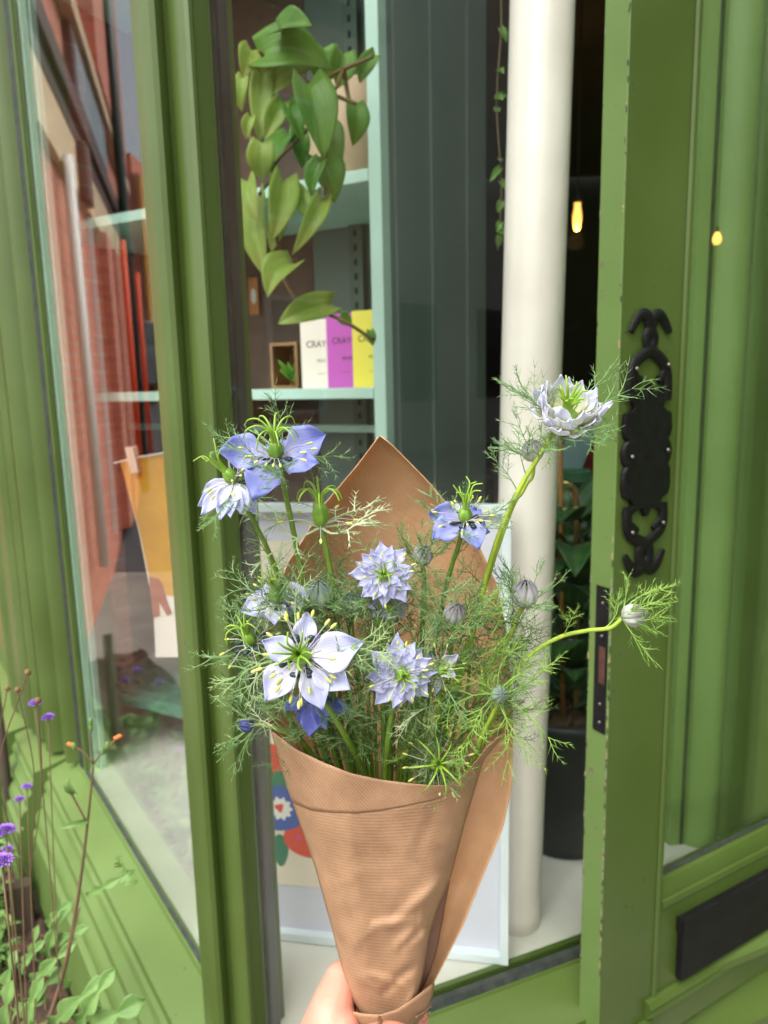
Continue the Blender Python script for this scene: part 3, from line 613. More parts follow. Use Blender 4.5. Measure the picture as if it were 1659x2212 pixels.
# yellow and white hung sheet in the left window
hs = P(300, 1000, 1.18)
hdir = Vector((.95, -.31, 0)).normalized(); hn = Vector((-.31, -.95, 0)).normalized()
def onH(u, v, o=0): return PP(u, v, hs, hn) + hn * o
t = thing('hanging_print', onH(320, 985), 'pale sheet printed with a mustard figure, pegged to a string in the left window', 'print')
def hpoly(pts, o, mat_, name, par=None, th=.0012):
    a = [onH(u, v, o) for u, v in pts]; b = [p - hn * th for p in a]; n = len(a); m = MB()
    m.add(a + b, [tuple(range(n)), tuple(range(n, 2 * n))[::-1]] + [(i, (i + 1) % n, n + (i + 1) % n, n + i) for i in range(n)]); return m.build(name, mat_, par or t)
SH_ = hpoly([(259, 994), (430, 968), (440, 1418), (336, 1420), (331, 1300), (322, 1262), (300, 1150)], 0, mat('sheet_paper', srgb(232, 222, 212), srgb(222, 210, 200), rough=.8, scale=6), 'sheet')
hpoly([(259, 994), (430, 968), (436, 1300), (352, 1284), (343, 1262), (322, 1246), (302, 1150)], .0006, mat('mustard_print', srgb(206, 150, 34), srgb(186, 130, 24), rough=.8, scale=14), 'figure_motif', SH_)
hpoly([(322, 1246), (344, 1250), (352, 1262), (362, 1300), (372, 1325), (362, 1330), (350, 1310), (344, 1300), (346, 1330), (332, 1334), (328, 1300)], .0012, mat('russet_print', srgb(150, 70, 44), rough=.8), 'hand_motif', SH_)
m = MB(); m.tube([onH(250, 1000, .004), onH(296, 988, .006), onH(345, 980, .004), onH(440, 960, .004)], .0012, 5); o = m.build('string', WHITE); tag(o, 'thin white string holding the mustard sheet in the left window', 'string')
pg = onH(293, 992, .004); m = MB(); tg = thing('clothes_peg', pg, 'pale wooden peg clipping the mustard sheet to its string', 'peg')
for oo in (-.004, .004): m.box(pg + hn * oo + Vector((0, 0, 0)), (.014, .005, .042), Matrix.Rotation(-.15, 3, 'Y') @ Matrix.Rotation(math.atan2(hdir.y, hdir.x), 3, 'Z'))
m.build('peg_half', mat('peg_wood', srgb(206, 184, 164), rough=.7), tg)
m = MB(); m.tube([pg + hdir * -.008 - Vector((0, 0, -.004)), pg + hdir * .008 - Vector((0, 0, -.004))], .0022, 6); m.build('peg_spring', STEEL, tg)

# black pot with rubber plant beyond the column
pz = PZ(1228, 1868, ZS); pc = Vector((pz.x + .015, pz.y + .10, ZS))
t = thing('flower_pot', pc, 'large scuffed black plastic pot between the white column and the door', 'pot')
m = MB(); m.lathe([(0, 0), (.088, 0), (.092, .006), (.093, .02), (.102, .03), (.116, .245), (.122, .247), (.122, .262), (.112, .262), (.108, .24), (0, .235)], pc, 48); m.build('pot', mat('black_plastic', srgb(34, 37, 40), srgb(46, 49, 52), rough=.45, scale=10, bump=.2), t, smooth=True)
m = MB(); m.lathe([(0, .245), (.109, .243)], pc, 24)
for k in range(60): a = rng.uniform(0, 6.3); r_ = rng.uniform(0, .1); m.ball(pc + Vector((r_ * math.cos(a), r_ * math.sin(a), .248)), rng.uniform(.003, .009), 6, 4)
m.build('soil', SOIL, t)
t = thing('rubber_plant', pc + Vector((0, 0, .24)), 'dark leafy fiddle-leaf fig tied to a cane in the black pot', 'plant')
FIG = petal_mat('fig_leaf', srgb(40, 84, 34), srgb(30, 72, 28), srgb(42, 90, 34), srgb(96, 130, 70), .2); FIG.node_tree.nodes['Principled BSDF'].inputs['Roughness'].default_value = .3
m = MB(); rg = random.Random(3)
for k in range(30):
    h = .04 + .36 * k / 30; a = k * 2.4 + rg.uniform(-.4, .4); st = pc + Vector((.004 * math.sin(h * 9), 0, .24 + h)); L = rg.uniform(.11, .17)
    dr = Vector((math.cos(a), math.sin(a) * .8, rg.uniform(.0, .7))).normalized(); leaf(m, st + dr * .02, st + dr * L + Vector((0, 0, -.02)), L * .58, Vector((0, -.3, 1)), .15, .3, rg)
m.build('foliage', FIG, t, smooth=True, solid=.0008)
m = MB(); m.tube(bez([pc + Vector((.02, 0, .2)), pc + Vector((.012, 0, .6)), pc + Vector((.0, 0, .66))], 8), .006, 8); m.build('stem', PLS, t, smooth=True)
m = MB(); m.tube([pc + Vector((-.012, -.03, .24)), pc + Vector((-.03, -.03, .86))], .0045, 8); m.build('cane', mat('cane', srgb(150, 108, 50), rough=.6), t, smooth=True)
# back room: counter, boxes, bag, poster, hose, lamps, baskets
def simple(name, lab, cat, fnc, mat_, bev=0, group=None):
    m = MB(); fnc(m); o = m.build(name, mat_, bevel=bev); tag(o, lab, cat, group); return o
cy = 2.35
a = P(1175, 1270, cy); b = P(1285, 1270, cy)
t = thing('cupboard', Vector(((a.x + b.x) / 2, cy + .2, .04)), 'grey panelled cupboard behind the white column', 'cupboard')
GRYC = mat('grey_cupboard', srgb(84, 92, 96), srgb(74, 82, 86), rough=.5, scale=4)
zc_ = P(1200, 1048, cy).z; x0, x1 = a.x - .1, b.x + .5
m = MB(); m.box(((x0 + x1) / 2, cy + .25, (.04 + zc_ - .02) / 2 + .01), (x1 - x0, .45, zc_ - .06)); m.build('cabinet', GRYC, t, bevel=.004)
m = MB(); m.box(((x0 + x1) / 2, cy + .24, zc_ - .01), (x1 - x0 + .04, .5, .025)); m.build('worktop', mat('dark_worktop', srgb(58, 62, 62), rough=.4), t, bevel=.003)
for xx in (a.x + .02, a.x + .30):
    m = MB(); m.box((xx + .11, cy + .018, zc_ - .28), (.24, .02, .42)); m.box((xx + .11, cy + .010, zc_ - .28), (.17, .012, .34)); dr_ = m.build('cupboard_door', GRYC, t, bevel=.004)
    m = MB(); m.ball((xx + .03, cy - .004, zc_ - .2), .009, 10, 6); m.build('knob', STEEL, dr_, smooth=True)
p = P(1268, 1046, cy + .1); p.z = zc_ + .003
t = thing('red_bag', p, 'dark red cloth bag on the cupboard by the door edge', 'bag')
m = MB(); m.ball(p + Vector((0, 0, .09)), (.055, .04, .092), 16, 12, ribs=5, rib=.06); m.build('bag', mat('red_cloth', srgb(120, 20, 26), srgb(96, 14, 20), rough=.9, scale=30), t, smooth=True)
m = MB(); m.tube(bez([p + Vector((-.02, 0, .17)), p + Vector((0, 0, .22)), p + Vector((.02, 0, .17))], 6), .004, 6); m.build('handle', mat('red_strap', srgb(110, 18, 24), rough=.8), t)
p = P(1240, 1046, cy + .05); p.z = zc_ + .003
o = simple('display_card', 'pale blue leaning card beside the dark red bag', 'card', lambda m: m.box(p + Vector((0, 0, .10)), (.085, .006, .17), Matrix.Rotation(.35, 3, 'Y')), mat('pale_blue_card', srgb(150, 178, 180), srgb(120, 156, 162), rough=.6, scale=8), .001)
p = P(1236, 1046, cy + .0); p.z = zc_ + .012
def hose(m):
    for k in range(3): m.tube([p + Vector((.055 * math.cos(a_ * .35), .045 * math.sin(a_ * .35), .006 + k * .012)) for a_ in range(19)], .006, 8)
simple('coiled_hose', 'coiled green tube lying on the grey cupboard', 'hose', hose, mat('green_tube', srgb(64, 122, 84), rough=.4))
p = PZ(1235, 1300, .66); 
px = P(1240, 1180, 1.55)
t = thing('storage_box', Vector((px.x, 1.62, ZS)), 'pale blue-grey storage box behind the leafy fig', 'box')
m = MB(); m.box((px.x, 1.62, (ZS + P(1240, 1150, 1.55).z) / 2), (.14, .14, P(1240, 1150, 1.55).z - ZS)); m.build('box', mat('blue_grey_plastic', srgb(128, 142, 150), srgb(116, 130, 138), rough=.5, scale=5), t, bevel=.004)
m = MB(); m.box((px.x, 1.62, P(1240, 1146, 1.55).z), (.15, .15, .012)); m.build('lid', WHITE, t, bevel=.003)
# pendant lamps
BULB = emit('bulb_glow', (1, .50, .10, 1), 1.0); FIL = emit('filament_glow', (1, .75, .35, 1), 90)
def pendant(p, lab, rad=.017, top=3.0):
    t = thing('pendant_lamp', p, lab, 'lamp', 'bare glowing pendant bulbs')
    m = MB(); m.tube([p + Vector((0, 0, .085)), Vector((p.x, p.y, top))], .003, 6); m.build('cord', BLACKM, t)
    m = MB(); m.lathe([(0, .095), (.016, .09), (.017, .05), (.013, .045), (0, .045)], p, 16); m.build('socket', BLACKM, t, smooth=True)
    m = MB(); m.lathe([(0, -.055), (rad * .55, -.05), (rad * .95, -.02), (rad, .0), (rad * .7, .03), (.012, .045)], p, 16); m.build('bulb', BULB, t, smooth=True)
    m = MB(); m.lathe([(0, .085), (.055, .085), (.055, .09), (0, .10)], Vector((p.x, p.y, top - .09)), 20); m.build('ceiling_cap', BLACKM, t, smooth=True)
    return t
pb = P(1247, 466, 2.9); pendant(pb, 'bare amber bulb glowing in the dark shop right of the white column')
lt = bpy.data.lights.new('bulb_light', 'POINT'); lt.energy = 4; lt.color = (1, .6, .25); lt.shadow_soft_size = .03
lo = bpy.data.objects.new('bulb_light', lt); C.objects.link(lo); lo.location = pb + Vector((0, -.0, -.09))
sb = P(1549, 514, 1.17)  # bulb and wire added in place of a reflection on the door glass
t = thing('reflection_bulb', sb, 'tiny amber bulb added behind the open door glass as a bulb reflection', 'lamp')
m = MB(); m.lathe([(0, -.010), (.004, -.0095), (.0066, -.005), (.0068, 0), (.0045, .006), (.0025, .009)], sb, 14); m.build('bulb', BULB, t, smooth=True)
m = MB(); m.lathe([(0, .016), (.0028, .016), (.003, .008), (0, .008)], sb, 12); m.build('socket', GREEN, t)
m = MB(); m.tube([sb + Vector((0, 0, .015)), Vector((sb.x, sb.y, 3.4))], .0005, 5); m.build('cord', GREEN, t)
# stacked shelves and produce seen beside the door stile
t = thing('produce_stand', P(1490, 1100, 3.2), 'wooden produce shelves seen between door stile and fluted post', 'shelves')
m = MB(); q = P(1490, 800, 3.2)
for vv in (300, 640, 780, 880, 1000, 1090, 1250): m.box(P(1490, vv, 3.2), (.5, .3, .02))
for xx in (-.25, .25): m.box((q.x + xx, 3.2, 1.3), (.02, .3, 2.5))
m.build('rack', WOOD, t)
rg = random.Random(8); cols = [srgb(200, 80, 20), srgb(190, 40, 24), srgb(196, 156, 40), srgb(150, 140, 160), srgb(60, 110, 50), srgb(190, 180, 150)]
mm = [mat('produce_colour', c, rough=.5) for c in cols]
for vv in (780, 880, 1000, 1090):
    for k in range(7):
        p = P(1470 + k * 9, vv, 3.1) + Vector((rg.uniform(-.01, .01), rg.uniform(-.04, 0), .045)); ci = {780: 3, 880: 4, 1000: 0, 1090: 5}[vv] if rg.random() < .7 else rg.randrange(6)
        m = MB(); m.ball(p, (.034, .034, rg.uniform(.026, .042)), 12, 8, ribs=6, rib=.04); o = m.build('vegetable', mm[ci], smooth=True)
        tag(o, 'rounded colourful vegetable on the produce shelves behind the door', 'vegetable', 'vegetables on the shop shelves')
# ivy garland by the column
t = thing('ivy_garland', P(1082, 60, 1.7), 'thin hanging ivy strand left of the white column', 'ivy')
m = MB(); ivl = MB(); pts = bez([P(1078 + 5 * math.sin(k), -60 + k * 60, 1.35) for k in range(11)], 4); m.tube(pts, .0013, 5); m.build('vine', PLS, t)
for k in range(13):
    p = pts[rg.randrange(len(pts))]; q = p + Vector((rg.uniform(-.025, .025), rg.uniform(-.02, .02), rg.uniform(-.025, .01))); leaf(ivl, p, q, .013, Vector((0, -1, .3)), rng=rg, n=5)
ivl.build('foliage', PLD, t, smooth=True)

# ================================================================== THE BOUQUET
KR1, KR2 = srgb(150, 115, 86), srgb(194, 155, 120)
PAP_F = paper_mat('kraft_paper_front', KR1, KR2, 25, R(-4)); PAP_L = paper_mat('kraft_paper_lip', KR1, KR2, 15, R(10), 'X'); PAP_B = paper_mat('kraft_paper_back', srgb(204, 158, 114), srgb(222, 182, 140), 24, R(-10), 'Y', .08)
YC = .43
LT = [(1560, 583), (1580, 586), (1700, 620), (1870, 680), (2000, 716), (2075, 735), (2160, 760), (2212, 790), (2320, 800)]
RT = [(1560, 1106), (1580, 1098), (1600, 1078), (1640, 1045), (1780, 1003), (1890, 975), (1960, 945), (2010, 930), (2110, 912), (2212, 885), (2320, 872)]
TOP = [(583, 1576), (640, 1619), (700, 1648), (760, 1671), (820, 1684), (880, 1692), (940, 1697), (970, 1695), (1010, 1668), (1050, 1615), (1106, 1564)]
BL = [(942, 819), (1010, 768), (1090, 700), (1165, 655), (1215, 622), (1330, 582), (1450, 566), (1560, 580), (1580, 586), (1700, 622), (1870, 682), (2000, 718), (2075, 737), (2160, 762), (2212, 791), (2320, 802)]
BR = [(942, 822), (960, 846), (1040, 925), (1110, 985), (1180, 1036), (1260, 1072), (1360, 1094), (1480, 1104), (1575, 1108), (1700, 1105), (1790, 1086), (1880, 1048), (2000, 1000), (2130, 934), (2212, 884), (2320, 870)]
def depth(v): return lerp(.055, .018, min(1, max(0, (v - 1560) / 620)))
wrap = thing('paper_wrap', P(830, 2280, YC), 'ribbed brown kraft paper cone wrapped around the blue flowers', 'wrapping paper')
def vt(s):
    v = 1600
    for _ in range(14): v = .5 * v + .5 * tab(lerp(tab(v, LT), tab(v, RT), s), TOP)
    return v
def crease(u, v):
    n = noise.noise(Vector((u * .012, v * .012, 3))) * .0016 - (max(0, .16 - abs(noise.noise(Vector((u * .011 + v * .004, v * .009, 11)))))) * .008 * max(.15, min(1, (v - 1800) / 250)) + noise.noise(Vector((u * .03, v * .03, 7))) * .0008
    low = max(0, min(1, (v - 1850) / 200))
    def ridge(x0, y0, x1, y1, wd, h):
        dx, dy = x1 - x0, y1 - y0; L = math.hypot(dx, dy); t = ((u - x0) * dx + (v - y0) * dy) / L / L; q = abs((u - x0) * dy - (v - y0) * dx) / L
        k = max(0, 1 - abs(t - .5) * 2) ** .5 if 0 < t < 1 else 0
        return h * k * math.exp(-(q / wd) ** 2)
    n *= .6; n += ridge(820, 2020, 980, 1880, 12, -.0022) + ridge(800, 2000, 900, 1985, 8, -.0025) + ridge(850, 2050, 900, 2010, 10, -.0022) + ridge(725, 1640, 800, 2130, 22, -.0022) + ridge(985, 1750, 870, 2120, 26, -.0014) + ridge(860, 2050, 930, 1990, 8, .0025) + ridge(880, 1880, 960, 1700, 14, .0012) + ridge(820, 2150, 905, 2075, 9, .002) + ridge(780, 2100, 890, 2130, 7, -.0016)
    return n * (1 + low * .6)
def front(s, q, q0=0, off=0):
    v0 = vt(s); v = lerp(v0, 2300, q); sx = s * 2 - 1
    u = lerp(tab(v, LT), tab(v, RT), s)
    y = YC - depth(v) * math.sqrt(max(0, 1 - abs(sx) ** 2.4)) - .010 * max(0, s - .5) ** 2 * 4
    return P(u, v, y + crease(u, v) + off)
m = MB()
LQ = lambda s: tab(s, [(0, .215), (.3, .146), (.6, .088), (.85, .038), (1, .012)]) # where the folded lip ends
m.grid(lambda s, t: front(s, LQ(s) * .96 + (1 - LQ(s) * .96) * t), 60, 70); o = m.build('front_sheet', PAP_F, wrap, smooth=True, solid=.0005)
m = MB(); m.grid(lambda s, t: front(s, t * LQ(s), off=-.00045 - .0001 * math.sin(math.pi * t)), 60, 12); o = m.build('folded_lip', PAP_L, wrap, smooth=True, solid=.0005)
o['label'] = 'turned-down paper lip with diagonal ribs'
def back(s, t):
    v = lerp(942, 2290, t); sx = s * 2 - 1; u = lerp(tab(v, BL), tab(v, BR), s)
    d_ = lerp(.012, .062, min(1, max(0, (v - 942) / 450))) if v < 1500 else lerp(.062, .014, min(1, max(0, (v - 1500) / 600)))
    y = YC + d_ * math.sqrt(max(0, 1 - sx * sx)) + (.03 if v < 1100 else .03 * max(0, 1 - (v - 1100) / 400)) + (crease(u + 300, v) if abs(sx) < .98 else 0)
    return P(u, v, y)
m = MB(); m.grid(back, 50, 90); m.build('back_sheet', PAP_B, wrap, smooth=True, solid=.0005)
# loose edge running outside at the right, and the tail wrapped around the grip
def flap(s, t):
    v = lerp(1572, 2285, t); u0 = lerp(tab(v, RT), tab(v, BR), -.15); u1 = tab(v, BR); u = lerp(u0, u1, s)
    fade = math.sin(math.pi * min(1, t * 1.02))
    return P(u, v, YC + .004 + .010 * math.sin(s * 3.1) * fade - .006 * s + crease(u + 90, v) * .8)
m = MB(); m.grid(flap, 16, 60); m.build('side_flap', PAP_B, wrap, smooth=True, solid=.0005)
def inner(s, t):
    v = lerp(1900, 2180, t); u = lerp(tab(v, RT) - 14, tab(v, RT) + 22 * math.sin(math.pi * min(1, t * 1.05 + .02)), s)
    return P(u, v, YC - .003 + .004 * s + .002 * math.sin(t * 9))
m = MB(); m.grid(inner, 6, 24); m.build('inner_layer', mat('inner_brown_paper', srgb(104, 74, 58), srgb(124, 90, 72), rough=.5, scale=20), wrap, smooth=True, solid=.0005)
TE_ = [(745, 2182), (785, 2190), (822, 2192), (860, 2180), (900, 2152), (938, 2122)]
def tail(s, t):
    u = lerp(745, 938, s); v0 = tab(u, TE_); v = lerp(v0, 2300, t); uu = lerp(tab(v, [(2120, 745), (2212, 782), (2300, 800)]), tab(v, [(2120, 940), (2212, 888), (2300, 872)]), s)
    sx = 2 * s - 1; return P(lerp(u, uu, min(1, t * 1.5)), v, YC - .0045 - .020 * math.sqrt(max(0, 1 - sx * sx)) + .0012 * math.sin(s * 9))
m = MB(); m.grid(tail, 30, 16); m.build('wrapped_tail', PAP_F, wrap, smooth=True, solid=.0006)
m = MB(); rg = random.Random(2)
TW = mat('jute_twine', srgb(150, 120, 88), srgb(120, 92, 64), rough=.9, scale=300, bump=.6, bscale=800)
m.tube(bez([P(893, 2212, .416), P(905, 2180, .42), P(928, 2168, .425), P(918, 2185, .418), P(898, 2198, .41)], 8), .0009, 7)
for k in range(12): a_ = P(900 + rg.uniform(-10, 28), 2185 + rg.uniform(-12, 12), .418); m.tube([a_, a_ + Vector((rg.uniform(-.004, .004), 0, rg.uniform(-.005, .003)))], .0002, 3)
o = m.build('twine', TW, smooth=True); tag(o, 'frayed jute twine tied round the bottom of the paper cone', 'twine')

# ------------------------------------------------------------------ love-in-a-mist
PALE = petal_mat('pale_lilac_petal', srgb(244, 244, 236), srgb(228, 230, 244), srgb(206, 210, 242), srgb(172, 178, 228))
BLUEP = petal_mat('periwinkle_petal', srgb(214, 216, 240), srgb(180, 188, 236), srgb(148, 158, 226), srgb(122, 132, 212))
DEEPP = petal_mat('deep_blue_petal', srgb(156, 166, 228), srgb(134, 144, 222), srgb(112, 122, 210), srgb(96, 104, 194))
CREAMC = petal_mat('cream_cup_petal', srgb(226, 230, 120), srgb(240, 242, 206), srgb(228, 230, 244), srgb(208, 210, 228))
CREAMP = petal_mat('greenish_white_petal', srgb(234, 236, 168), srgb(234, 236, 214), srgb(204, 206, 240), srgb(196, 196, 224))
BUDP = petal_mat('bud_petal', srgb(150, 170, 130), srgb(186, 190, 182), srgb(120, 114, 122), srgb(66, 60, 66), .1)
BUDG = petal_mat('green_bud_petal', srgb(130, 160, 110), srgb(150, 170, 134), srgb(110, 130, 120), srgb(74, 96, 88), .1)
STEMG = mat('flower_stem', srgb(120, 152, 50), srgb(98, 132, 44), rough=.5, scale=60, stretch=(8, 8, .4), bump=.3, bscale=300)
STEMY = mat('lime_stem', srgb(168, 190, 60), srgb(140, 170, 50), rough=.5, scale=60, stretch=(8, 8, .4), bump=.3, bscale=300)
FROND = mat('sage_frond', srgb(130, 162, 104), srgb(100, 136, 78), rough=.55, scale=90, trans=.15)
FRONDL = mat('lime_frond', srgb(150, 184, 84), srgb(120, 160, 70), rough=.55, scale=90, trans=.15)
FRONDP = mat('pale_frond', srgb(206, 214, 172), srgb(150, 176, 126), rough=.55, scale=50, trans=.15)
FRONDM = mat('mid_frond', srgb(168, 190, 130), srgb(126, 160, 104), rough=.55, scale=60, trans=.15)
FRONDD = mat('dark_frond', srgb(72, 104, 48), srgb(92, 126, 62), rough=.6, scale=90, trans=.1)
CAPS = mat('seed_capsule', srgb(122, 160, 52), srgb(96, 138, 40), rough=.45, scale=200)
STYL = mat('style_green', srgb(142, 176, 58), srgb(116, 156, 44), rough=.5, scale=100)
ANTH = mat('anther_yellow', srgb(206, 208, 116), srgb(180, 188, 90), rough=.7, scale=300)
FILA = mat('filament', srgb(206, 206, 190), srgb(180, 168, 190), rough=.6, scale=100)
NECT = mat('nectary', srgb(38, 62, 70), srgb(22, 36, 46), rough=.3, scale=400)
def branch(mb, p0, dr, L, r, rng, bend, lvl, flatn, spread=.85, mi=0):
    n = 5 if lvl > 1 else 4 if lvl else 3; pts = [p0]; d = dr.normalized(); curl = Vector((rng.gauss(0, .10), rng.gauss(0, .10), rng.gauss(0, .10)))
    for i in range(n):
        d = (d + bend * (.9 / n) + curl + Vector((rng.gauss(0, .05), rng.gauss(0, .05), rng.gauss(0, .05)))).normalized(); pts.append(pts[-1] + d * (L / n))
    mb.tube(pts, [lerp(r, r * (.5 if lvl else .2), i / n) for i in range(n)] + [r * .10], 4 if r > .0005 else 3, mi, cap=False)
    if lvl:
        for i in range(1 if lvl < 2 else 2, n + 1):
            dd_ = (pts[i] - pts[i - 1]).normalized(); sdv = dd_.cross(flatn)
            if sdv.length < .1: sdv = dd_.orthogonal()
            sdv.normalize()
            for s_ in (-1, 1):
                if rng.random() < .16 and i < n: continue
                k = 1 - .45 * i / n; a = spread * rng.uniform(.55, 1.05) if i < n else rng.uniform(.25, .45)
                nd = (dd_ * math.cos(a) + sdv * (s_ * math.sin(a)) + flatn * rng.uniform(-.45, .45)).normalized()
                branch(mb, pts[i], nd, L * (.58 if lvl > 1 else .52) * k * rng.uniform(.7, 1.3), r * .66, rng, bend * .35, lvl - 1, flatn, spread, mi)
def bract(mb, c, dr, L, rng, up, r=.00055, lvl=2, curl=.5): branch(mb, c, dr, L, r, rng, up * curl, lvl, up, .8)
def petal(mb, c, tip, W, nrm, cup, rng, kind='single', back_=.0):
    a = tip - c; L = a.length; a = a / L; nrm = (nrm - a * nrm.dot(a)).normalized(); sdv = a.cross(nrm); ph = rng.uniform(0, 6); tw = rng.uniform(-.35, .35)
    skew = rng.uniform(-.06, .06); wr = rng.uniform(.5, 1.3)
    def w_(t):
        if kind == 'single':
            q = [(0, .10), (.12, .15), (.25, .44), (.4, .84), (.52, 1.0), (.66, .93), (.78, .68), (.88, .38), (.95, .16), (1, .02)]
        elif kind == 'tooth':
            q = [(0, .18), (.2, .45), (.45, .92), (.62, 1.0), (.72, .90), (.78, .66), (.88, .30), (1, .02)]
        else: q = [(0, .3), (.3, .8), (.55, 1), (.8, .6), (1, .05)]
        return tab(t, q)
    def fn(s, t):
        x = (s - .5) * 2; wv = W * .5 * w_(t)
        z = abs(x) ** 1.5 * wv * .35 + cup * L * (4 * t * (1 - t)) * -1 + back_ * L * t ** 3 * -1
        z += .07 * W * math.sin(7 * t * wr + ph + 2.2 * x) * t + .05 * W * math.sin(13 * t + ph * 2 - 3 * x) * abs(x) + tw * x * wv * t + abs(x) ** 3 * .10 * W * math.sin(16 * t + ph) * w_(t)
        return c + a * (L * t) + sdv * (x * wv + skew * L * math.sin(math.pi * t)) + nrm * z
    mb.grid(fn, 8, 14)
cnt = [0]
def stem_(par, pts, r=.0013, mt=None):
    m = MB(); q = bez([P(*p) for p in pts], 8); n = len(q)
    m.tube(q, [r * (1 + .25 * i / n) for i in range(n)], 8); m.build('stem', mt or STEMG, par, smooth=True); return q
def core(par, c, ax, rng, sc_=1.0, curl=1, nst=7, stam=20, nect=True, cap_h=.008, style_len=.012, stam_tips=None):
    M = ax.to_track_quat('Z', 'Y').to_matrix()
    m = MB(); m.ball(c + ax * cap_h * .55 * sc_, (.0038 * sc_, .0038 * sc_, cap_h * .62 * sc_), 20, 8, M, ribs=5, rib=.14); m.build('seed_capsule', CAPS, par, smooth=True)
    m = MB(); top = c + ax * cap_h * 1.0 * sc_
    for k in range(nst):
        a = 2 * math.pi * (k + rng.uniform(-.2, .2)) / nst; o = M @ Vector((math.cos(a), math.sin(a), 0)); L = style_len * sc_ * rng.uniform(.8, 1.2)
        b = top + o * .0012 * sc_
        if curl: pts = [b, b + ax * L * .55 + o * L * .10, b + ax * L * .9 + o * L * .5, b + ax * L * .8 + o * L * .95, b + ax * L * (.35 + rng.uniform(-.2, .2)) + o * L * 1.15]
        else: pts = [b, b + ax * L * .5 + o * L * .05, b + ax * L * 1.0 + o * L * .25 + M @ Vector((rng.uniform(-.002, .002), rng.uniform(-.002, .002), 0)), b + ax * L * 1.15 + o * L * .55]
        q = bez(pts, 5); m.tube(q, [lerp(.0007, .0003, i / len(q)) * sc_ for i in range(len(q))], 6)
    m.build('styles', STYL, par, smooth=True)
    if stam:
        mf, ma = MB(), MB()
        for k in range(stam):
            a = 2.399 * k + rng.uniform(-.2, .2); o = M @ Vector((math.cos(a), math.sin(a), 0)); e = rng.uniform(.02, .55) if not curl else rng.uniform(.0, .45); L = rng.uniform(.010, .0175) * sc_
            dr = (o * math.cos(e) + ax * math.sin(e)).normalized(); b = c + o * .0018 * sc_ + ax * .001
            tip = b + dr * L; q = [b, b + dr * L * .5 + ax * L * .12, tip]; mf.tube(q, [.00030, .00026, .0002], 3, cap=False)
            dz = (tip - q[1]).normalized(); ma.ball(tip + dz * .0012, (.00075 * sc_, .00075 * sc_, .0018 * sc_), 6, 5, dz.to_track_quat('Z', 'Y').to_matrix())
        mf.build('filaments', FILA, par, smooth=True); ma.build('anthers', ANTH, par, smooth=True)
    if nect:
        m = MB()
        for k in range(8):
            a = 2 * math.pi * (k + .5) / 8; o = M @ Vector((math.cos(a), math.sin(a), 0)); p = c + o * .0072 * sc_ + ax * .0014
            for j in range(3): m.ball(p + o * rng.uniform(-.0008, .0014) + M @ Vector((rng.uniform(-.0008, .0008), rng.uniform(-.0008, .0008), 0)), (.0018 * sc_, .0013 * sc_, .0012 * sc_), 7, 5)
            m.tube([c + ax * .0005, p], .0005, 4)
        m.build('nectaries', NECT, par, smooth=True)
def ruff(par, c, ax, rng, n=6, L=.026, e=.1, mt=FROND, up=.5, lvl=2, phase=0, r=.0005, name='thread_bract'):
    M = ax.to_track_quat('Z', 'Y').to_matrix()
    for k in range(n):
        a = 2 * math.pi * (k + phase + rng.uniform(-.15, .15)) / n; o = M @ Vector((math.cos(a), math.sin(a), 0)); ee = e + rng.uniform(-.15, .15)
        m = MB(); bract(m, c - ax * .001, (o * math.cos(ee) + ax * math.sin(ee)).normalized(), L * rng.uniform(.85, 1.15), rng, ax, r, lvl, up); m.build(name, mt, par)
def stem_fronds(par, q, rng, n=4, L=.03, mt=FROND, t0=.1, t1=.8):
    m = MB()
    for k in range(n):
        i = int(lerp(t0, t1, (k + rng.random() * .6) / n) * (len(q) - 1)); d = (q[i] - q[min(i + 1, len(q) - 1)]).normalized()
        s_ = Vector((rng.choice((-1, 1)) * rng.uniform(.4, 1), rng.uniform(-.6, .3), rng.uniform(.2, .9))).normalized()
        branch(m, q[i], (d * .6 + s_).normalized(), L * rng.uniform(.6, 1.0), .00042, rng, Vector((0, 0, .5)), 2, Vector((rng.uniform(-.4, .4), -1, rng.uniform(-.3, .3))).normalized())
    m.build('thread_leaves', mt, par)
GRP = 'love-in-a-mist flowers in the paper cone'
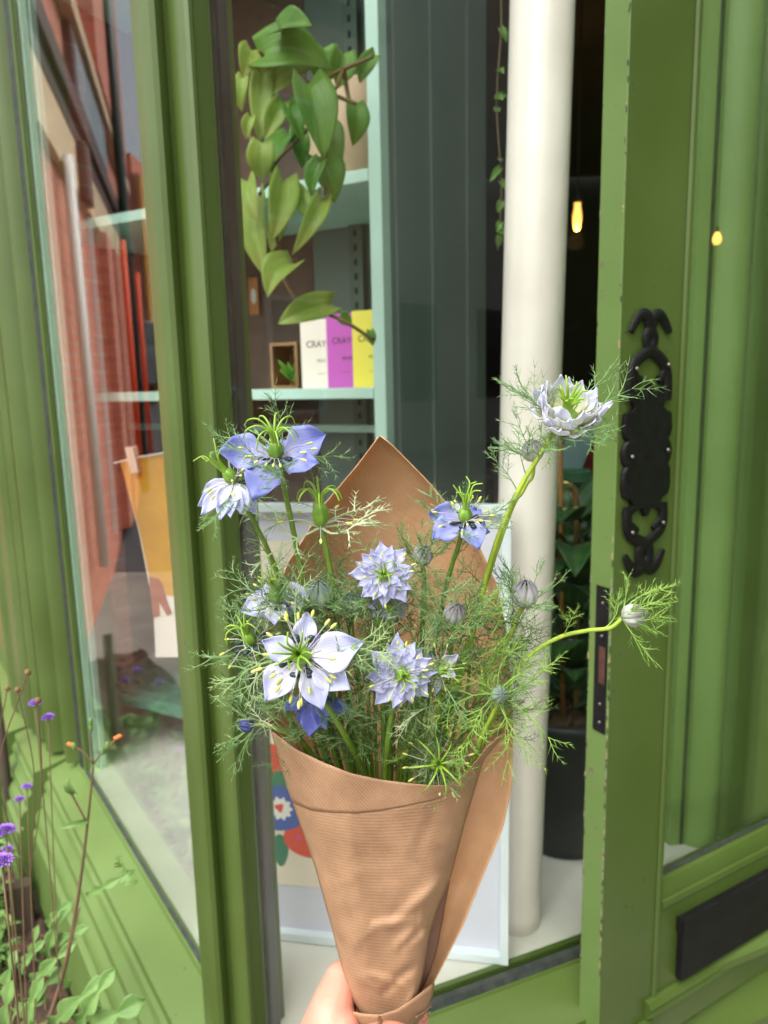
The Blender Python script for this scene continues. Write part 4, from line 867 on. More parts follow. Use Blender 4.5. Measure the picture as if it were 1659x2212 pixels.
def flower(center, ax, label, stem, seed, kind='single', tips=None, W=.016, pm=PALE, R_=.02, ncore=None, bracts=6, bl=.027, be=.05, bm=FROND, bphase=0, sr=.0013, sm=None, fr_=3, cat='flower', bup=.5, pn=None, br=.0005):
    rng = random.Random(seed); c = P(*center); ax = Vector(ax).normalized(); q_ = [Vector(p) for p in ()]
    base = P(*stem[-1]); par = thing('nigella_flower', base, label, cat, GRP)
    M = ax.to_track_quat('Z', 'Y').to_matrix()
    if kind == 'single':
        for (u, v, dy) in tips:
            tp = P(u, v, center[2] + dy); m = MB(); petal(m, c, tp, W * rng.uniform(.92, 1.08) * (tp - c).length / .024, Vector(pn).normalized() if pn else ax, rng.uniform(-.06, .08), rng); m.build('petal', pm, par, smooth=True, solid=.00022)
    elif kind in ('double', 'cup'):
        rows = [(8, 1.0, .02, 0), (8, .88, .18, .5), (7, .72, .36, .2), (6, .55, .6, .6)] if kind == 'double' else [(10, .95, .42, 0), (9, .98, .62, .5), (8, .92, .85, .2)]
        for n, k_, e, ph in rows:
            for k in range(n):
                a = 2 * math.pi * (k + ph + rng.uniform(-.16, .16)) / n; o = M @ Vector((math.cos(a), math.sin(a), 0)); ee = e + rng.uniform(-.1, .1)
                tp = c + (o * math.cos(ee) + ax * math.sin(ee)) * R_ * k_ * rng.uniform(.88, 1.08); m = MB()
                petal(m, c + o * .0012, tp, W * k_ * rng.uniform(.8, 1.1), ax, rng.uniform(.02, .12) if kind == 'double' else .16, rng, 'tooth', -.08 if kind == 'cup' else .05); m.build('petal', pm, par, smooth=True, solid=.00022)
    elif kind == 'bud':
        n = 9; rad = R_
        for k in range(n):
            a = 2 * math.pi * k / n + rng.uniform(-.1, .1); m = MB(); tw = rng.uniform(.15, .35); sq = rng.uniform(.93, 1.03)
            def fn(s, t, a=a, tw=tw, sq=sq):
                aa = a + (s - .5) * (.95 * math.sin(math.pi * min(.97, t * .9 + .1)) ** .7) + tw * t; ph_ = math.pi * (.04 + .93 * t)
                rr_ = rad * (math.sin(ph_) ** .85) * sq * (1 + .12 * math.cos((s - .5) * 6)); return c + M @ Vector((math.cos(aa) * rr_, math.sin(aa) * rr_, -math.cos(ph_) * rad * 1.02 + rad * .9 + (.25 * rad * t ** 4)))
            m.grid(fn, 6, 10); m.build('petal', pm, par, smooth=True, solid=.0003)
        m = MB(); m.ball(c + ax * rad * .85, rad * .8, 12, 8); m.build('bud_heart', CAPS, par, smooth=True)
    if ncore is not None: core(par, c, ax, rng, **ncore)
    q = stem_(par, [tuple(center[:2]) + (center[2] + .002,)] + stem, sr, sm)
    ruff(par, c, ax, rng, bracts, bl, be, bm, bup, 2, bphase, br)
    if fr_: stem_fronds(par, q, rng, fr_, .03, bm if bm is not FRONDP else FROND)
    return par
BASE = (830, 1960, .43)
def st(*pts, end=None): return list(pts) + [end or BASE]
# G: the large open one in front
flower((655, 1418, .372), (-.05, -.9, .42), 'largest open pale lilac flower, low on the left of the bouquet', st((690, 1500, .385), (735, 1570, .39), (778, 1655, .41), (815, 1780, .42)), 1, 'single',
       [(664, 1322, .006), (705, 1375, .012), (566, 1383, -.004), (786, 1388, -.006), (757, 1490, -.012), (697, 1533, -.012), (573, 1514, -.010)], .0142, PALE, ncore=dict(curl=0, nst=10, stam=28, sc_=1.3, style_len=.012), bl=.042, be=-.12, bphase=.5, bm=FRONDM, bracts=5, sr=.0017, br=.0008)
# A: blue open flower top left
flower((598, 990, .392), (.0, -.45, .92), 'blue open flower with curled green styles, top left of the bouquet', st((612, 1045, .396), (630, 1130, .40), (655, 1250, .41), (690, 1420, .42), (770, 1700, .425)), 2, 'single',
       [(470, 973, -.008), (545, 1078, -.020), (688, 1000, -.010), (704, 938, .006), (606, 950, .020)], .0160, BLUEP, pn=(0, -.9, .45), ncore=dict(curl=1, nst=9, stam=18, sc_=1.05, style_len=.011, cap_h=.009), bl=.028, be=.15, bm=FROND, bracts=7, sr=.0014, bup=.8)
# B: pale double turned down beside it
flower((508, 1040, .385), (-.55, -.35, .75), 'pale lilac double flower with drooping petals beside the blue one', st((540, 1110, .392), (575, 1180, .40), (602, 1250, .41), (650, 1420, .42), (750, 1700, .425)), 3, 'single',
       [(427, 1094, -.004), (434, 1113, -.010), (474, 1124, -.014), (498, 1118, -.016), (522, 1110, -.012), (556, 1112, -.006), (436, 1066, .000), (452, 1048, .004), (562, 1078, .004), (470, 1095, -.012), (540, 1095, -.010), (485, 1108, -.004)], .0095, PALE, pn=(-.1, -.95, .2), ncore=dict(curl=0, nst=7, stam=16, nect=False, sc_=.95), bl=.028, be=-.1, bracts=7, sr=.0013, bup=-.3)
# C: green capsule with pale bare bracts
flower((693, 1135, .400), (.0, -.25, .97), 'petal-less green seed head with long pale branching bracts', st((703, 1180, .403), (718, 1260, .408), (735, 1400, .415), (790, 1700, .425)), 4, 'none', ncore=dict(curl=1, nst=8, stam=6, nect=False, sc_=1.15, cap_h=.011, style_len=.010), bracts=5, bl=.040, be=-.05, bm=FRONDP, sr=.0014, bphase=.1, bup=.3, br=.0008)
# D: right blue single
flower((1003, 1128, .41), (.05, -.35, .93), 'blue drooping-petalled flower with tall green centre at the right paper edge', st((990, 1180, .415), (975, 1225, .42), (955, 1310, .425), (900, 1600, .43)), 5, 'single',
       [(926, 1108, -.004), (934, 1166, -.014), (1034, 1186, -.018), (1058, 1150, .006), (1030, 1100, .016)], .0160, BLUEP, pn=(-.1, -.85, .5), ncore=dict(curl=0, nst=9, stam=18, sc_=1.0, style_len=.012), bl=.026, be=-.1, bracts=6)
# E: double facing us in the middle
flower((829, 1242, .395), (.0, -.95, .30), 'pale lilac double flower facing forward against the middle of the paper', st((823, 1300, .405), (822, 1385, .41), (828, 1560, .42)), 6, 'double', None, .0085, PALE, .0185, ncore=dict(curl=0, nst=6, stam=10, nect=False, sc_=.85), bl=.024, be=-.4, bracts=6, bup=-.1)
flower((838, 1305, .408), (.1, -.7, -.1), 'small whitish half-open double bloom tucked beneath the middle flower', st((842, 1340, .412), (845, 1500, .42)), 16, 'double', None, .0065, CREAMP, .0125, ncore=dict(curl=0, nst=4, stam=6, nect=False, sc_=.6), bl=.020, bracts=5)
# H: double lower middle
flower((866, 1455, .378), (.12, -.93, .22), 'pale lilac double flower low in the centre, beside the largest bloom', st((848, 1530, .388), (838, 1600, .395), (833, 1680, .41), (830, 1800, .42)), 7, 'double', None, .0095, PALE, .0205, ncore=dict(curl=0, nst=6, stam=14, nect=False, sc_=.95), bl=.028, be=-.3, bracts=6, sr=.0015, bup=-.1)
# I: greenish white
flower((944, 1448, .392), (.45, -.8, .3), 'greenish white flower peeping out right of the low double bloom', st((948, 1500, .40), (935, 1600, .41)), 8, 'single',
       [(990, 1415, -.004), (985, 1460, -.01), (925, 1405, .004), (940, 1500, -.004), (900, 1430, .004)], .012, CREAMP, ncore=dict(curl=0, nst=5, stam=8, nect=False, sc_=.8), bl=.024, bracts=6)
# J: deep blue beneath G
flower((672, 1508, .398), (.0, -.3, .9), 'deep blue flower hanging beneath the largest pale bloom', st((700, 1560, .405), (745, 1700, .42)), 9, 'single',
       [(610, 1532, -.008), (668, 1592, -.010), (705, 1575, -.010), (762, 1540, .0), (640, 1560, .0), (748, 1462, .004)], .0135, DEEPP, bl=.024, bracts=5, be=-.3)
# F: small left single
flower((600, 1300, .400), (-.1, -.4, .9), 'small pale blue flower with upright green styles at the left paper edge', st((612, 1350, .405), (640, 1450, .415), (740, 1720, .425)), 10, 'single',
       [(521, 1322, -.006), (592, 1350, -.016), (672, 1282, -.002), (552, 1278, .010), (650, 1322, -.004)], .0175, PALE, pn=(0, -.85, .5), ncore=dict(curl=0, nst=9, stam=14, sc_=1.0, style_len=.011), bl=.028, bracts=6, be=.1)
# K: cup top right
flower((1219, 910, .405), (.03, -.62, .79), 'cup-shaped white and lilac flower standing highest, in front of the column', st((1196, 935, .408), (1165, 985, .41), (1128, 1045, .412), (1092, 1120, .414), (1060, 1210, .418), (1030, 1330, .42), (990, 1480, .425)), 11, 'cup', None, .0150, CREAMC, .0265, ncore=dict(curl=0, nst=11, stam=0, nect=False, sc_=1.5, style_len=.008, cap_h=.005), bl=.036, be=.35, bracts=8, bm=FROND, sr=.0013, sm=STEMY, bup=.3, bphase=.2)
# buds
flower((1154, 992, .416), (-.25, -.3, .9), 'striped grey-lilac bud in threadlike bracts left of the highest stem', st((1150, 1030, .418), (1130, 1060, .418), (1070, 1200, .422)), 12, 'bud', None, 0, BUDP, .0056, bl=.024, be=.7, bracts=8, sr=.0010, fr_=2, sm=STEMY, cat='flower bud', bup=.4)
flower((1132, 1306, .415), (.0, -.2, .97), 'striped purple-grey bud beside the column, right of the paper', st((1118, 1332, .416), (1095, 1385, .416), (1058, 1435, .416), (1035, 1510, .42), (980, 1680, .425)), 13, 'bud', None, 0, BUDP, .0072, bl=.024, be=.5, bracts=9, sr=.0014, fr_=4, sm=STEMY, cat='flower bud', bup=.5)
flower((1346, 1333, .408), (.93, -.25, .28), 'striped bud on a long sideways stem in front of the door edge', st((1318, 1356, .408), (1270, 1362, .408), (1210, 1376, .41), (1150, 1412, .412), (1105, 1470, .415), (1062, 1560, .418), (1020, 1650, .422)), 14, 'bud', None, 0, BUDP, .0062, bl=.025, be=.45, bracts=9, bm=FRONDL, sr=.0012, fr_=3, sm=STEMY, cat='flower bud', bup=.4)
flower((1076, 1500, .390), (.1, -.85, .4), 'small dark blue-green bud in a lime green starburst of bracts', st((1070, 1530, .395), (1040, 1590, .40), (1012, 1660, .412)), 15, 'bud', None, 0, BUDG, .0042, bl=.032, be=.15, bracts=11, bm=FRONDL, sr=.0011, fr_=3, sm=STEMY, cat='flower bud', bup=.2)
flower((980, 1338, .405), (.1, -.5, .8), 'dark striped bud in feathery bracts in front of the right paper half', st((975, 1390, .408), (950, 1560, .42)), 17, 'bud', None, 0, BUDP, .0058, bl=.026, be=.5, bracts=12, cat='flower bud')
flower((691, 1308, .405), (.0, -.35, .9), 'green striped closed flower between the small blue one and the paper', st((700, 1380, .41), (740, 1600, .42)), 18, 'bud', None, 0, BUDG, .0078, bl=.024, be=.5, bracts=8, cat='flower bud')
flower((758, 1318, .415), (.1, -.4, .9), 'dull green bud left of the middle double flower', st((762, 1380, .418), (790, 1600, .425)), 19, 'bud', None, 0, BUDG, .0062, bl=.022, be=.5, bracts=8, cat='flower bud')
flower((910, 1214, .420), (.2, -.4, .85), 'small dark grey bud right of the middle double flower', st((916, 1270, .422), (900, 1500, .428)), 20, 'bud', None, 0, BUDP, .0054, bl=.022, be=.6, bracts=9, cat='flower bud')
flower((545, 1392, .402), (-.25, -.35, .85), 'petal-less green head with curled styles at the far left of the bouquet', st((575, 1450, .408), (650, 1600, .42)), 21, 'none', ncore=dict(curl=1, nst=7, stam=9, sc_=1.0, style_len=.011), bl=.030, bracts=6, be=-.1)
flower((940, 1650, .402), (.1, -.85, .45), 'petal-less green head low in the dark mouth of the paper cone', st((935, 1720, .415)), 22, 'none', ncore=dict(curl=1, nst=8, stam=16, nect=False, sc_=1.1, style_len=.012), bl=.018, bracts=5, be=.6, bm=FRONDM)
flower((548, 1565, .398), (-.9, -.3, .1), 'shrivelled dark blue bud at the left corner of the paper mouth', st((600, 1575, .40), (680, 1640, .415)), 23, 'bud', None, 0, mat('shrivelled_petal', srgb(64, 72, 130), srgb(40, 46, 84), rough=.7, scale=300), .0038, bl=.026, bracts=6, be=.35, cat='flower bud')
# feathery tangle between the stems
rg = random.Random(77)
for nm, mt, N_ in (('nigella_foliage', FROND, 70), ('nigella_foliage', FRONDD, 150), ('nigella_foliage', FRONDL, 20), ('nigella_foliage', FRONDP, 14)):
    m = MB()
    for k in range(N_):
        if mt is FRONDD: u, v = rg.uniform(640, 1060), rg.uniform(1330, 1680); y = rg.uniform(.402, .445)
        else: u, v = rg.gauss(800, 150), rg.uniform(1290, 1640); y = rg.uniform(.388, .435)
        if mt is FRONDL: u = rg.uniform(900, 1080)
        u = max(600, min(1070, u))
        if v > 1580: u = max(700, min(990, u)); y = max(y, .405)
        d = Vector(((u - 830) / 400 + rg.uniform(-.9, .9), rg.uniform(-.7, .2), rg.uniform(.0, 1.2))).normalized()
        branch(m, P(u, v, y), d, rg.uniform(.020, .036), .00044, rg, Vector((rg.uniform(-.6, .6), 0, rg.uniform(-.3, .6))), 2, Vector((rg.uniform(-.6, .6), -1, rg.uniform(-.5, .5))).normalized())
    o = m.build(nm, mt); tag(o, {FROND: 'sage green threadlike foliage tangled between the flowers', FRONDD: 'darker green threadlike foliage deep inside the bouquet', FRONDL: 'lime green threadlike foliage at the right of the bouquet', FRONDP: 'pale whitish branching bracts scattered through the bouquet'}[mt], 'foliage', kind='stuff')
# bare stems inside the cone
for k in range(22):
    u = 680 + k * 15 + rg.uniform(-6, 6); v = rg.uniform(1430, 1520); m = MB()
    q = bez([P(u + (u - 830) * .12, v, rg.uniform(.405, .44)), P(u, 1600, .428), P(lerp(u, 830, .5), 1800, .43), P(830 + rg.uniform(-25, 25), 2050, .43)], 6); m.tube(q, .0011, 7)
    o = m.build('bare_stalk', STEMG if rg.random() < .4 else CAPS, smooth=True); tag(o, 'plain green flower stem standing inside the paper cone', 'stem', 'bare stems inside the cone')

# ================================================================== THE HAND
hand = MB()
def limb(pts, rad, n=6):
    q = bez([P(*p) for p in pts], n); L = len(q); rr = []
    for i in range(L):
        x = i / (L - 1) * (len(rad) - 1); k = min(int(x), len(rad) - 2); rr.append(lerp(rad[k], rad[k + 1], x - k))
    hand.tube(q, rr, 14); hand.ball(q[0], rr[0], 14, 10); hand.ball(q[-1], rr[-1], 14, 10)
limb([(480, 2900, .38), (560, 2620, .395), (640, 2440, .41)], [.036, .030, .027])
limb([(640, 2440, .41), (690, 2330, .42), (722, 2250, .428)], [.027, .0255, .020], 6)
limb([(640, 2440, .425), (700, 2400, .43), (745, 2380, .435)], [.027, .026, .021], 6)
limb([(690, 2300, .425), (712, 2215, .434), (738, 2140, .446), (800, 2120, .464), (862, 2150, .470), (905, 2200, .462)], [.0215, .0185, .0140, .0100, .0085, .0075], 8)   # index behind the cone
limb([(720, 2330, .44), (745, 2240, .452), (810, 2200, .472), (880, 2230, .470), (915, 2285, .452)], [.017, .0135, .0098, .009, .0078], 8)
limb([(725, 2400, .44), (750, 2330, .455), (815, 2290, .474), (885, 2315, .470), (915, 2365, .450)], [.017, .013, .0096, .0088, .0076], 8)
limb([(725, 2460, .44), (755, 2410, .452), (810, 2380, .468), (870, 2400, .464), (895, 2440, .448)], [.016, .012, .0085, .0078, .0068], 8)
limb([(650, 2420, .405), (700, 2320, .400), (745, 2280, .392), (800, 2256, .386), (850, 2248, .386), (896, 2256, .392)], [.022, .0185, .0132, .0106, .0104, .0078], 8)   # thumb in front
limb([(706, 2240, .425), (728, 2215, .415), (752, 2280, .400)], [.017, .014, .012], 6)                                                          # web
limb([(736, 2116, .436), (714, 2196, .418), (712, 2290, .405)], [.0115, .0155, .020], 8)
def skin():
    m = bpy.data.materials.new('skin'); m.use_nodes = True; N = m.node_tree.nodes; L = m.node_tree.links; b = N['Principled BSDF']
    b.inputs['Roughness'].default_value = .48; b.inputs['Subsurface Weight'].default_value = .12; b.inputs['Subsurface Radius'].default_value = (.01, .004, .002); b.inputs['Subsurface Scale'].default_value = .5
    tc = N.new('ShaderNodeTexCoord'); nz = N.new('ShaderNodeTexNoise'); nz.inputs['Scale'].default_value = 40; nz.inputs['Detail'].default_value = 5; L.new(tc.outputs['Object'], nz.inputs[0])
    rp = N.new('ShaderNodeValToRGB'); rp.color_ramp.elements[0].position = .3; rp.color_ramp.elements[1].position = .7; rp.color_ramp.elements[0].color = srgb(204, 132, 110); rp.color_ramp.elements[1].color = srgb(218, 152, 130)
    L.new(nz.outputs[0], rp.inputs[0]); L.new(rp.outputs[0], b.inputs['Base Color'])
    v = N.new('ShaderNodeTexVoronoi'); v.inputs['Scale'].default_value = 900; L.new(tc.outputs['Object'], v.inputs['Vector']); bm = N.new('ShaderNodeBump'); bm.inputs['Strength'].default_value = .25; bm.inputs['Distance'].default_value = .0005
    L.new(v.outputs[0], bm.inputs['Height']); L.new(bm.outputs[0], b.inputs['Normal']); return m
SK = skin()
per = thing('person', P(560, 2620, .395), 'left hand and bare wrist gripping the bottom of the paper cone', 'person')
hb = hand.build('body', SK, per, smooth=True)
rm = hb.modifiers.new('r', 'REMESH'); rm.mode = 'VOXEL'; rm.voxel_size = .0014; rm.use_smooth_shade = True
sm_ = hb.modifiers.new('s', 'SMOOTH'); sm_.iterations = 9; sm_.factor = .5
m = MB(); nc = P(890, 2238, .384); m.ball(nc, (.006, .0025, .005), 14, 8); m.build('fingernail', mat('nail', srgb(232, 184, 168), rough=.25), per, smooth=True)
m = MB(); rc = P(822, 2246, .386); rx = (P(850, 2243, .386) - P(800, 2246, .386)).normalized(); ry = rx.cross(Vector((0, 0, 1))).normalized(); rz = rx.cross(ry)
ring = [rc + (ry * math.cos(a * .2618) + rz * math.sin(a * .2618)) * .0112 for a in range(25)]; m.tube(ring, .0009, 8, flat=(rx, 1.5)); m.build('ring', mat('silver_ring', srgb(210, 200, 180), rough=.2, metal=1), per, smooth=True)

# ================================================================== THE STREET (seen in the panes)
def MIR(p):                                            # the place a pane reflection comes from
    p = Vector(p); q = Vector((p.x, p.y)) - A1; k = 2 * q.dot(n1); return Vector((p.x - n1.x * k, p.y - n1.y * k, p.z))
sO = Vector((-2.0, 5.0)); sDv = Vector((-.249, .969)).normalized(); sNv = Vector((.969, .249)).normalized()
def SV(t, o, z): p = sO + sDv * t + sNv * o; return MIR((p.x, p.y, z))
def onS(u, v, o=0):
    p = PP(u, v, v3(sO + sNv * o), v3(sNv)); return (Vector((p.x, p.y)) - sO).dot(sDv), p.z
BRK = brick_mat('red_brick', srgb(206, 124, 100), srgb(190, 108, 86), srgb(182, 152, 134)); STN = mat('tan_render', srgb(214, 188, 154), srgb(198, 172, 140), rough=.85, scale=3)
DKT = mat('dark_brown_trim', srgb(84, 62, 54), rough=.6); GRP_ = mat('grey_fascia', srgb(128, 138, 144), srgb(112, 122, 128), rough=.5); WPIP = mat('white_pipe', srgb(222, 218, 214), rough=.4); ORG = mat('orange_paint', srgb(226, 84, 40), rough=.5); DGP = mat('dark_green_pipe', srgb(30, 48, 42), rough=.4)
def sbox(m, t0, t1, o0, o1, z0, z1):
    vs = [SV(t, o, z) for t in (t0, t1) for o in (o0, o1) for z in (z0, z1)]
    uvs = [(t + o, z) for t in (t0, t1) for o in (o0, o1) for z in (z0, z1)]
    m.add(vs, [(0, 1, 3, 2), (4, 6, 7, 5), (0, 4, 5, 1), (2, 3, 7, 6), (0, 2, 6, 4), (1, 5, 7, 3)], uvs)
ter = thing('brick_terrace', SV(0, 0, 0), 'red brick building with stone bands, mirrored in the left window pane', 'building')
tA, tB = -2.3, onS(247, 200)[0]; HT = 7.4
m = MB(); sbox(m, tA, tB, -.7, 0, 0, HT); m.build('wall', BRK, ter)
zc1 = onS(205, 400)[1]; zc2 = onS(205, 368)[1]; zr = onS(205, 500)[1]
m = MB(); sbox(m, tA, tB + .06, .002, .10, zc1, zc2); sbox(m, tA, tB + .03, .002, .06, zc1 - .12, zc1 - .002); m.build('cornice', DKT, ter, bevel=.01)
m = MB(); sbox(m, tA, tB - .02, .002, .05, zr, zc1 - .123); m.build('render_band', STN, ter)
z5 = onS(205, 250)[1]; z6 = onS(205, 225)[1]
m = MB(); sbox(m, tA, tB + .04, .002, .10, z5, z6); m.build('string_course', STN, ter, bevel=.01)
a_, b_ = onS(150, 260)[0], onS(222, 400)[0]
m = MB(); sbox(m, a_, b_, .003, .06, zc2 + .05, z5 - .04); f_ = m.build('window_frame', DKT, ter); m = MB(); sbox(m, a_ + .1, b_ - .1, .061, .068, zc2 + .12, z5 - .1); m.build('pane', GRP_, f_)
for u0, u1 in ((108, 128), (176, 206), (222, 232)):
    a_, b_ = onS(u0, 100)[0], onS(u1, 100)[0]; m = MB(); sbox(m, a_, b_, .003, .12, z6 + .01, HT - .3); m.build('brick_pier', BRK, ter)
for zz in (z6 + .6, z6 + 1.5): m = MB(); sbox(m, tA, onS(165, 100)[0], .003, .08, zz, zz + .25); m.build('string_course', STN, ter)
m = MB(); sbox(m, tA, tB + .04, -.8, .14, HT, HT + .15); m.build('roof', DKT, ter)
m = MB(); tP = onS(294, 800, .16)[0]; m.tube([SV(tP, .16, 0), SV(tP, .16, HT)], .05, 10); m.build('downpipe', DGP, ter, smooth=True)
a_ = onS(188, 800, .08)[0]; m = MB(); m.tube([SV(a_, .08, .35), SV(a_, .08, zr + .05)], .032, 10); m.build('downpipe', WPIP, ter, smooth=True)
a_ = onS(225, 800, .04)[0]; m = MB(); sbox(m, a_, a_ + .03, .003, .04, .3, zr); m.build('door_frame', WPIP, ter)
for u0, u1 in ((228, 240), (246, 262)): a_, b_ = onS(u0, 800)[0], onS(u1, 800)[0]; m = MB(); sbox(m, a_, b_, .003, .10, .25, zr - .02); m.build('brick_pier', BRK, ter)
for u0 in (168, 250): a_ = onS(u0, 560)[0]; m = MB(); sbox(m, a_, a_ + .25, .051, .12, zr - .05, zr + .35); m.build('bracket', DKT, ter, bevel=.02)
for u0 in (271, 292):
    a_ = onS(287 if u0 == 271 else 312, 800, .16)[0]; t_ = MB(); t_.tube([SV(a_, .16, .55 if u0 == 271 else .6), SV(a_, .16, zr + .1)], .03, 8); o = t_.build('painted_post', ORG, smooth=True)
    tag(o, 'orange post nearer the brick corner in the left pane reflection' if u0 == 271 else 'orange post beyond the dark drainpipe in the left pane reflection', 'post', 'orange posts in the reflection')
# farther terrace, trees, rising road and a parked car
far = thing('far_terrace', SV(8, 0, 0), 'lower red brick house with chimney far down the mirrored street', 'building')
def VP_(u, v, y): return P(u, v, y)
def farbox(u0, u1, v0, z0, y0, y1, mt, nm, par):
    a_ = P(u0, v0, y0); b_ = P(u1, v0, y0); m = MB(); vs = [MIR((x, y, z)) for x in (a_.x, b_.x) for y in (y0, y1) for z in (z0, a_.z)]
    m.add(vs, [(0, 1, 3, 2), (4, 6, 7, 5), (0, 4, 5, 1), (2, 3, 7, 6), (0, 2, 6, 4), (1, 5, 7, 3)], [(x, z) for x in (0, b_.x - a_.x) for y in (y0, y1) for z in (z0, a_.z)]); return m.build(nm, mt, par)
farbox(262, 300, 375, 0, 14, 18, BRK, 'wall', far); farbox(270, 281, 330, 3, 14.1, 14.9, BRK, 'chimney', far); farbox(296, 302, 380, 0, 13.9, 14.0, mat('yellow_trim', srgb(200, 140, 40), rough=.6), 'pilaster', far)
LV = mat('tree_leaf', srgb(56, 92, 44), srgb(84, 120, 60), rough=.6, scale=2, trans=.2); BARK = mat('bark', srgb(70, 58, 46), rough=.9)
def tree(base, h, rad, lab, seed, n=900):
    rr = random.Random(seed); t = thing('broadleaf_tree', base, lab, 'tree', 'trees beyond the street'); m = MB(); m.tube([base, base + Vector((.1, 0, h * .5)), base + Vector((0, .1, h * .8))], [.16, .11, .05], 8)
    for k in range(7): a = k * .9; m.tube([base + Vector((0, 0, h * .45)), base + Vector((math.cos(a) * rad * .6, math.sin(a) * rad * .6, h * .75))], [.06, .02], 6)
    m.build('trunk', BARK, t); m = MB()
    for k in range(n):
        d = Vector((rr.gauss(0, 1), rr.gauss(0, 1), rr.gauss(0, 1))).normalized(); p = base + Vector((0, 0, h * .7)) + Vector((d.x * rad, d.y * rad, d.z * h * .36)) * rr.uniform(.55, 1.05) * (1 + .25 * math.sin(5 * d.x + seed) * math.cos(4 * d.z))
        q = Vector((rr.gauss(0, 1), rr.gauss(0, 1), rr.gauss(0, 1))).normalized(); x = q.orthogonal().normalized() * rr.uniform(.06, .13); y = q.cross(x)
        m.add([p - x, p - y * .5, p + x, p + y * .5], [(0, 1, 2, 3)])
    m.build('crown', LV, t)
tree(MIR((-5.2, 17.5, 1.2)), 4.2, 1.5, 'dark bushy tree beyond the brick building in the left pane', 4); tree(MIR((-6.6, 20, 1.4)), 5, 1.8, 'taller green tree at the end of the mirrored street', 5)
m = MB(); a_ = [MIR(p) for p in ((-9, 6, .006), (3, 6, .006), (3, 12.5, 1.15), (-9, 12.5, 1.15), (3, 40, 3), (-9, 40, 3))]; m.add(a_ + [p - Vector((0, 0, .3)) for p in a_], [(0, 1, 2, 3), (3, 2, 4, 5), (6, 9, 8, 7), (9, 11, 10, 8), (0, 6, 7, 1)]); o = m.build('road', ROADM); tag(o, kind='structure')
car = thing('parked_car', MIR((-4.3, 13.2, 1.2)), 'dark hatchback parked up the slope in the left pane reflection', 'car')
CP = mat('dark_car_paint', srgb(34, 38, 46), rough=.2, coat=1); CG = mat('car_glass', srgb(20, 26, 30), rough=.08)
cO = Vector((-4.75, 13.2)); 
def CV(x, y, z): return MIR((cO.x + x, cO.y + y, 1.22 + z))
side_ = [(-2, .35), (-2.02, .75), (-1.75, .92), (-1.0, .98), (-.45, 1.42), (.9, 1.44), (1.75, 1.02), (2.0, .9), (2.0, .35)]
m = MB(); n = len(side_); vs = [CV(x, y, z) for x in (-.85, .85) for y, z in side_]; m.add(vs, [(i, (i + 1) % n, n + (i + 1) % n, n + i) for i in range(n)] + [tuple(range(n)), tuple(range(n, 2 * n))]); m.build('body', CP, car, bevel=.05)
m = MB(); gs = [(-1.0, 1.0), (-.5, 1.38), (.85, 1.39), (1.5, 1.06)]; vs = [CV(x, y, z) for x in (-.87, .87) for y, z in gs]; m.add(vs, [(0, 1, 2, 3), (4, 7, 6, 5), (0, 4, 5, 1), (1, 5, 6, 2), (2, 6, 7, 3), (3, 7, 4, 0)]); m.build('window', CG, car)
for y in (-1.3, 1.3):
    for x in (-.86, .78): m = MB(); m.tube([CV(x, y, .32), CV(x + .1, y, .32)], .32, 20); m.build('wheel', BLACKM, car)
for x in (-.6, .6): m = MB(); m.ball(CV(x, -2.02, .72), (.14, .06, .08), 10, 6); m.build('headlight', WHITE, car, smooth=True)
# building across the road behind the camera (reflected faintly in the centre pane)
op = thing('brick_terrace', (7, -9.5, 0), 'brick house across the road, faintly mirrored in the centre pane', 'building')
m = MB(); 
def ob_(m, x0, x1, y0, y1, z0, z1, ):
    m.add([(x, y, z) for x in (x0, x1) for y in (y0, y1) for z in (z0, z1)], [(0, 1, 3, 2), (4, 6, 7, 5), (0, 4, 5, 1), (2, 3, 7, 6), (0, 2, 6, 4), (1, 5, 7, 3)], [(x + y, z) for x in (x0, x1) for y in (y0, y1) for z in (z0, z1)])
ob_(m, 2.5, 9.4, -14, -9, 0, 7.5); m.build('wall', BRK, op)
for x in (2.7, 5.7, 9.0): m = MB(); ob_(m, x, x + .38, -8.998, -8.9, 0, 7.3); m.build('stone_pilaster', STN, op)
for x in (3.6, 6.8):
    for z in (1.0, 4.2):
        m = MB(); ob_(m, x, x + 1.2, -8.997, -8.93, z, z + 2.0); wf_ = m.build('window', WPIP, op); m = MB(); ob_(m, x + .08, x + 1.12, -8.93, -8.92, z + .08, z + 1.92); m.build('pane', CG, wf_)
m = MB(); ob_(m, 2.3, 9.6, -14.1, -8.7, 7.5, 7.8); m.build('roof', DKT, op)
op2 = thing('grey_house', (13, -10, 0), 'grey rendered house beside the brick one across the road', 'building')
m = MB(); ob_(m, 9.7, 22, -15, -10, 0, 12.5); m.build('wall', mat('grey_render', srgb(196, 196, 184), srgb(176, 178, 168), rough=.9), op2)
for x in (11, 13.6, 16.2): m = MB(); ob_(m, x, x + 1.1, -9.999, -9.95, 1.1, 3.2); m.build('window', CG, op2)

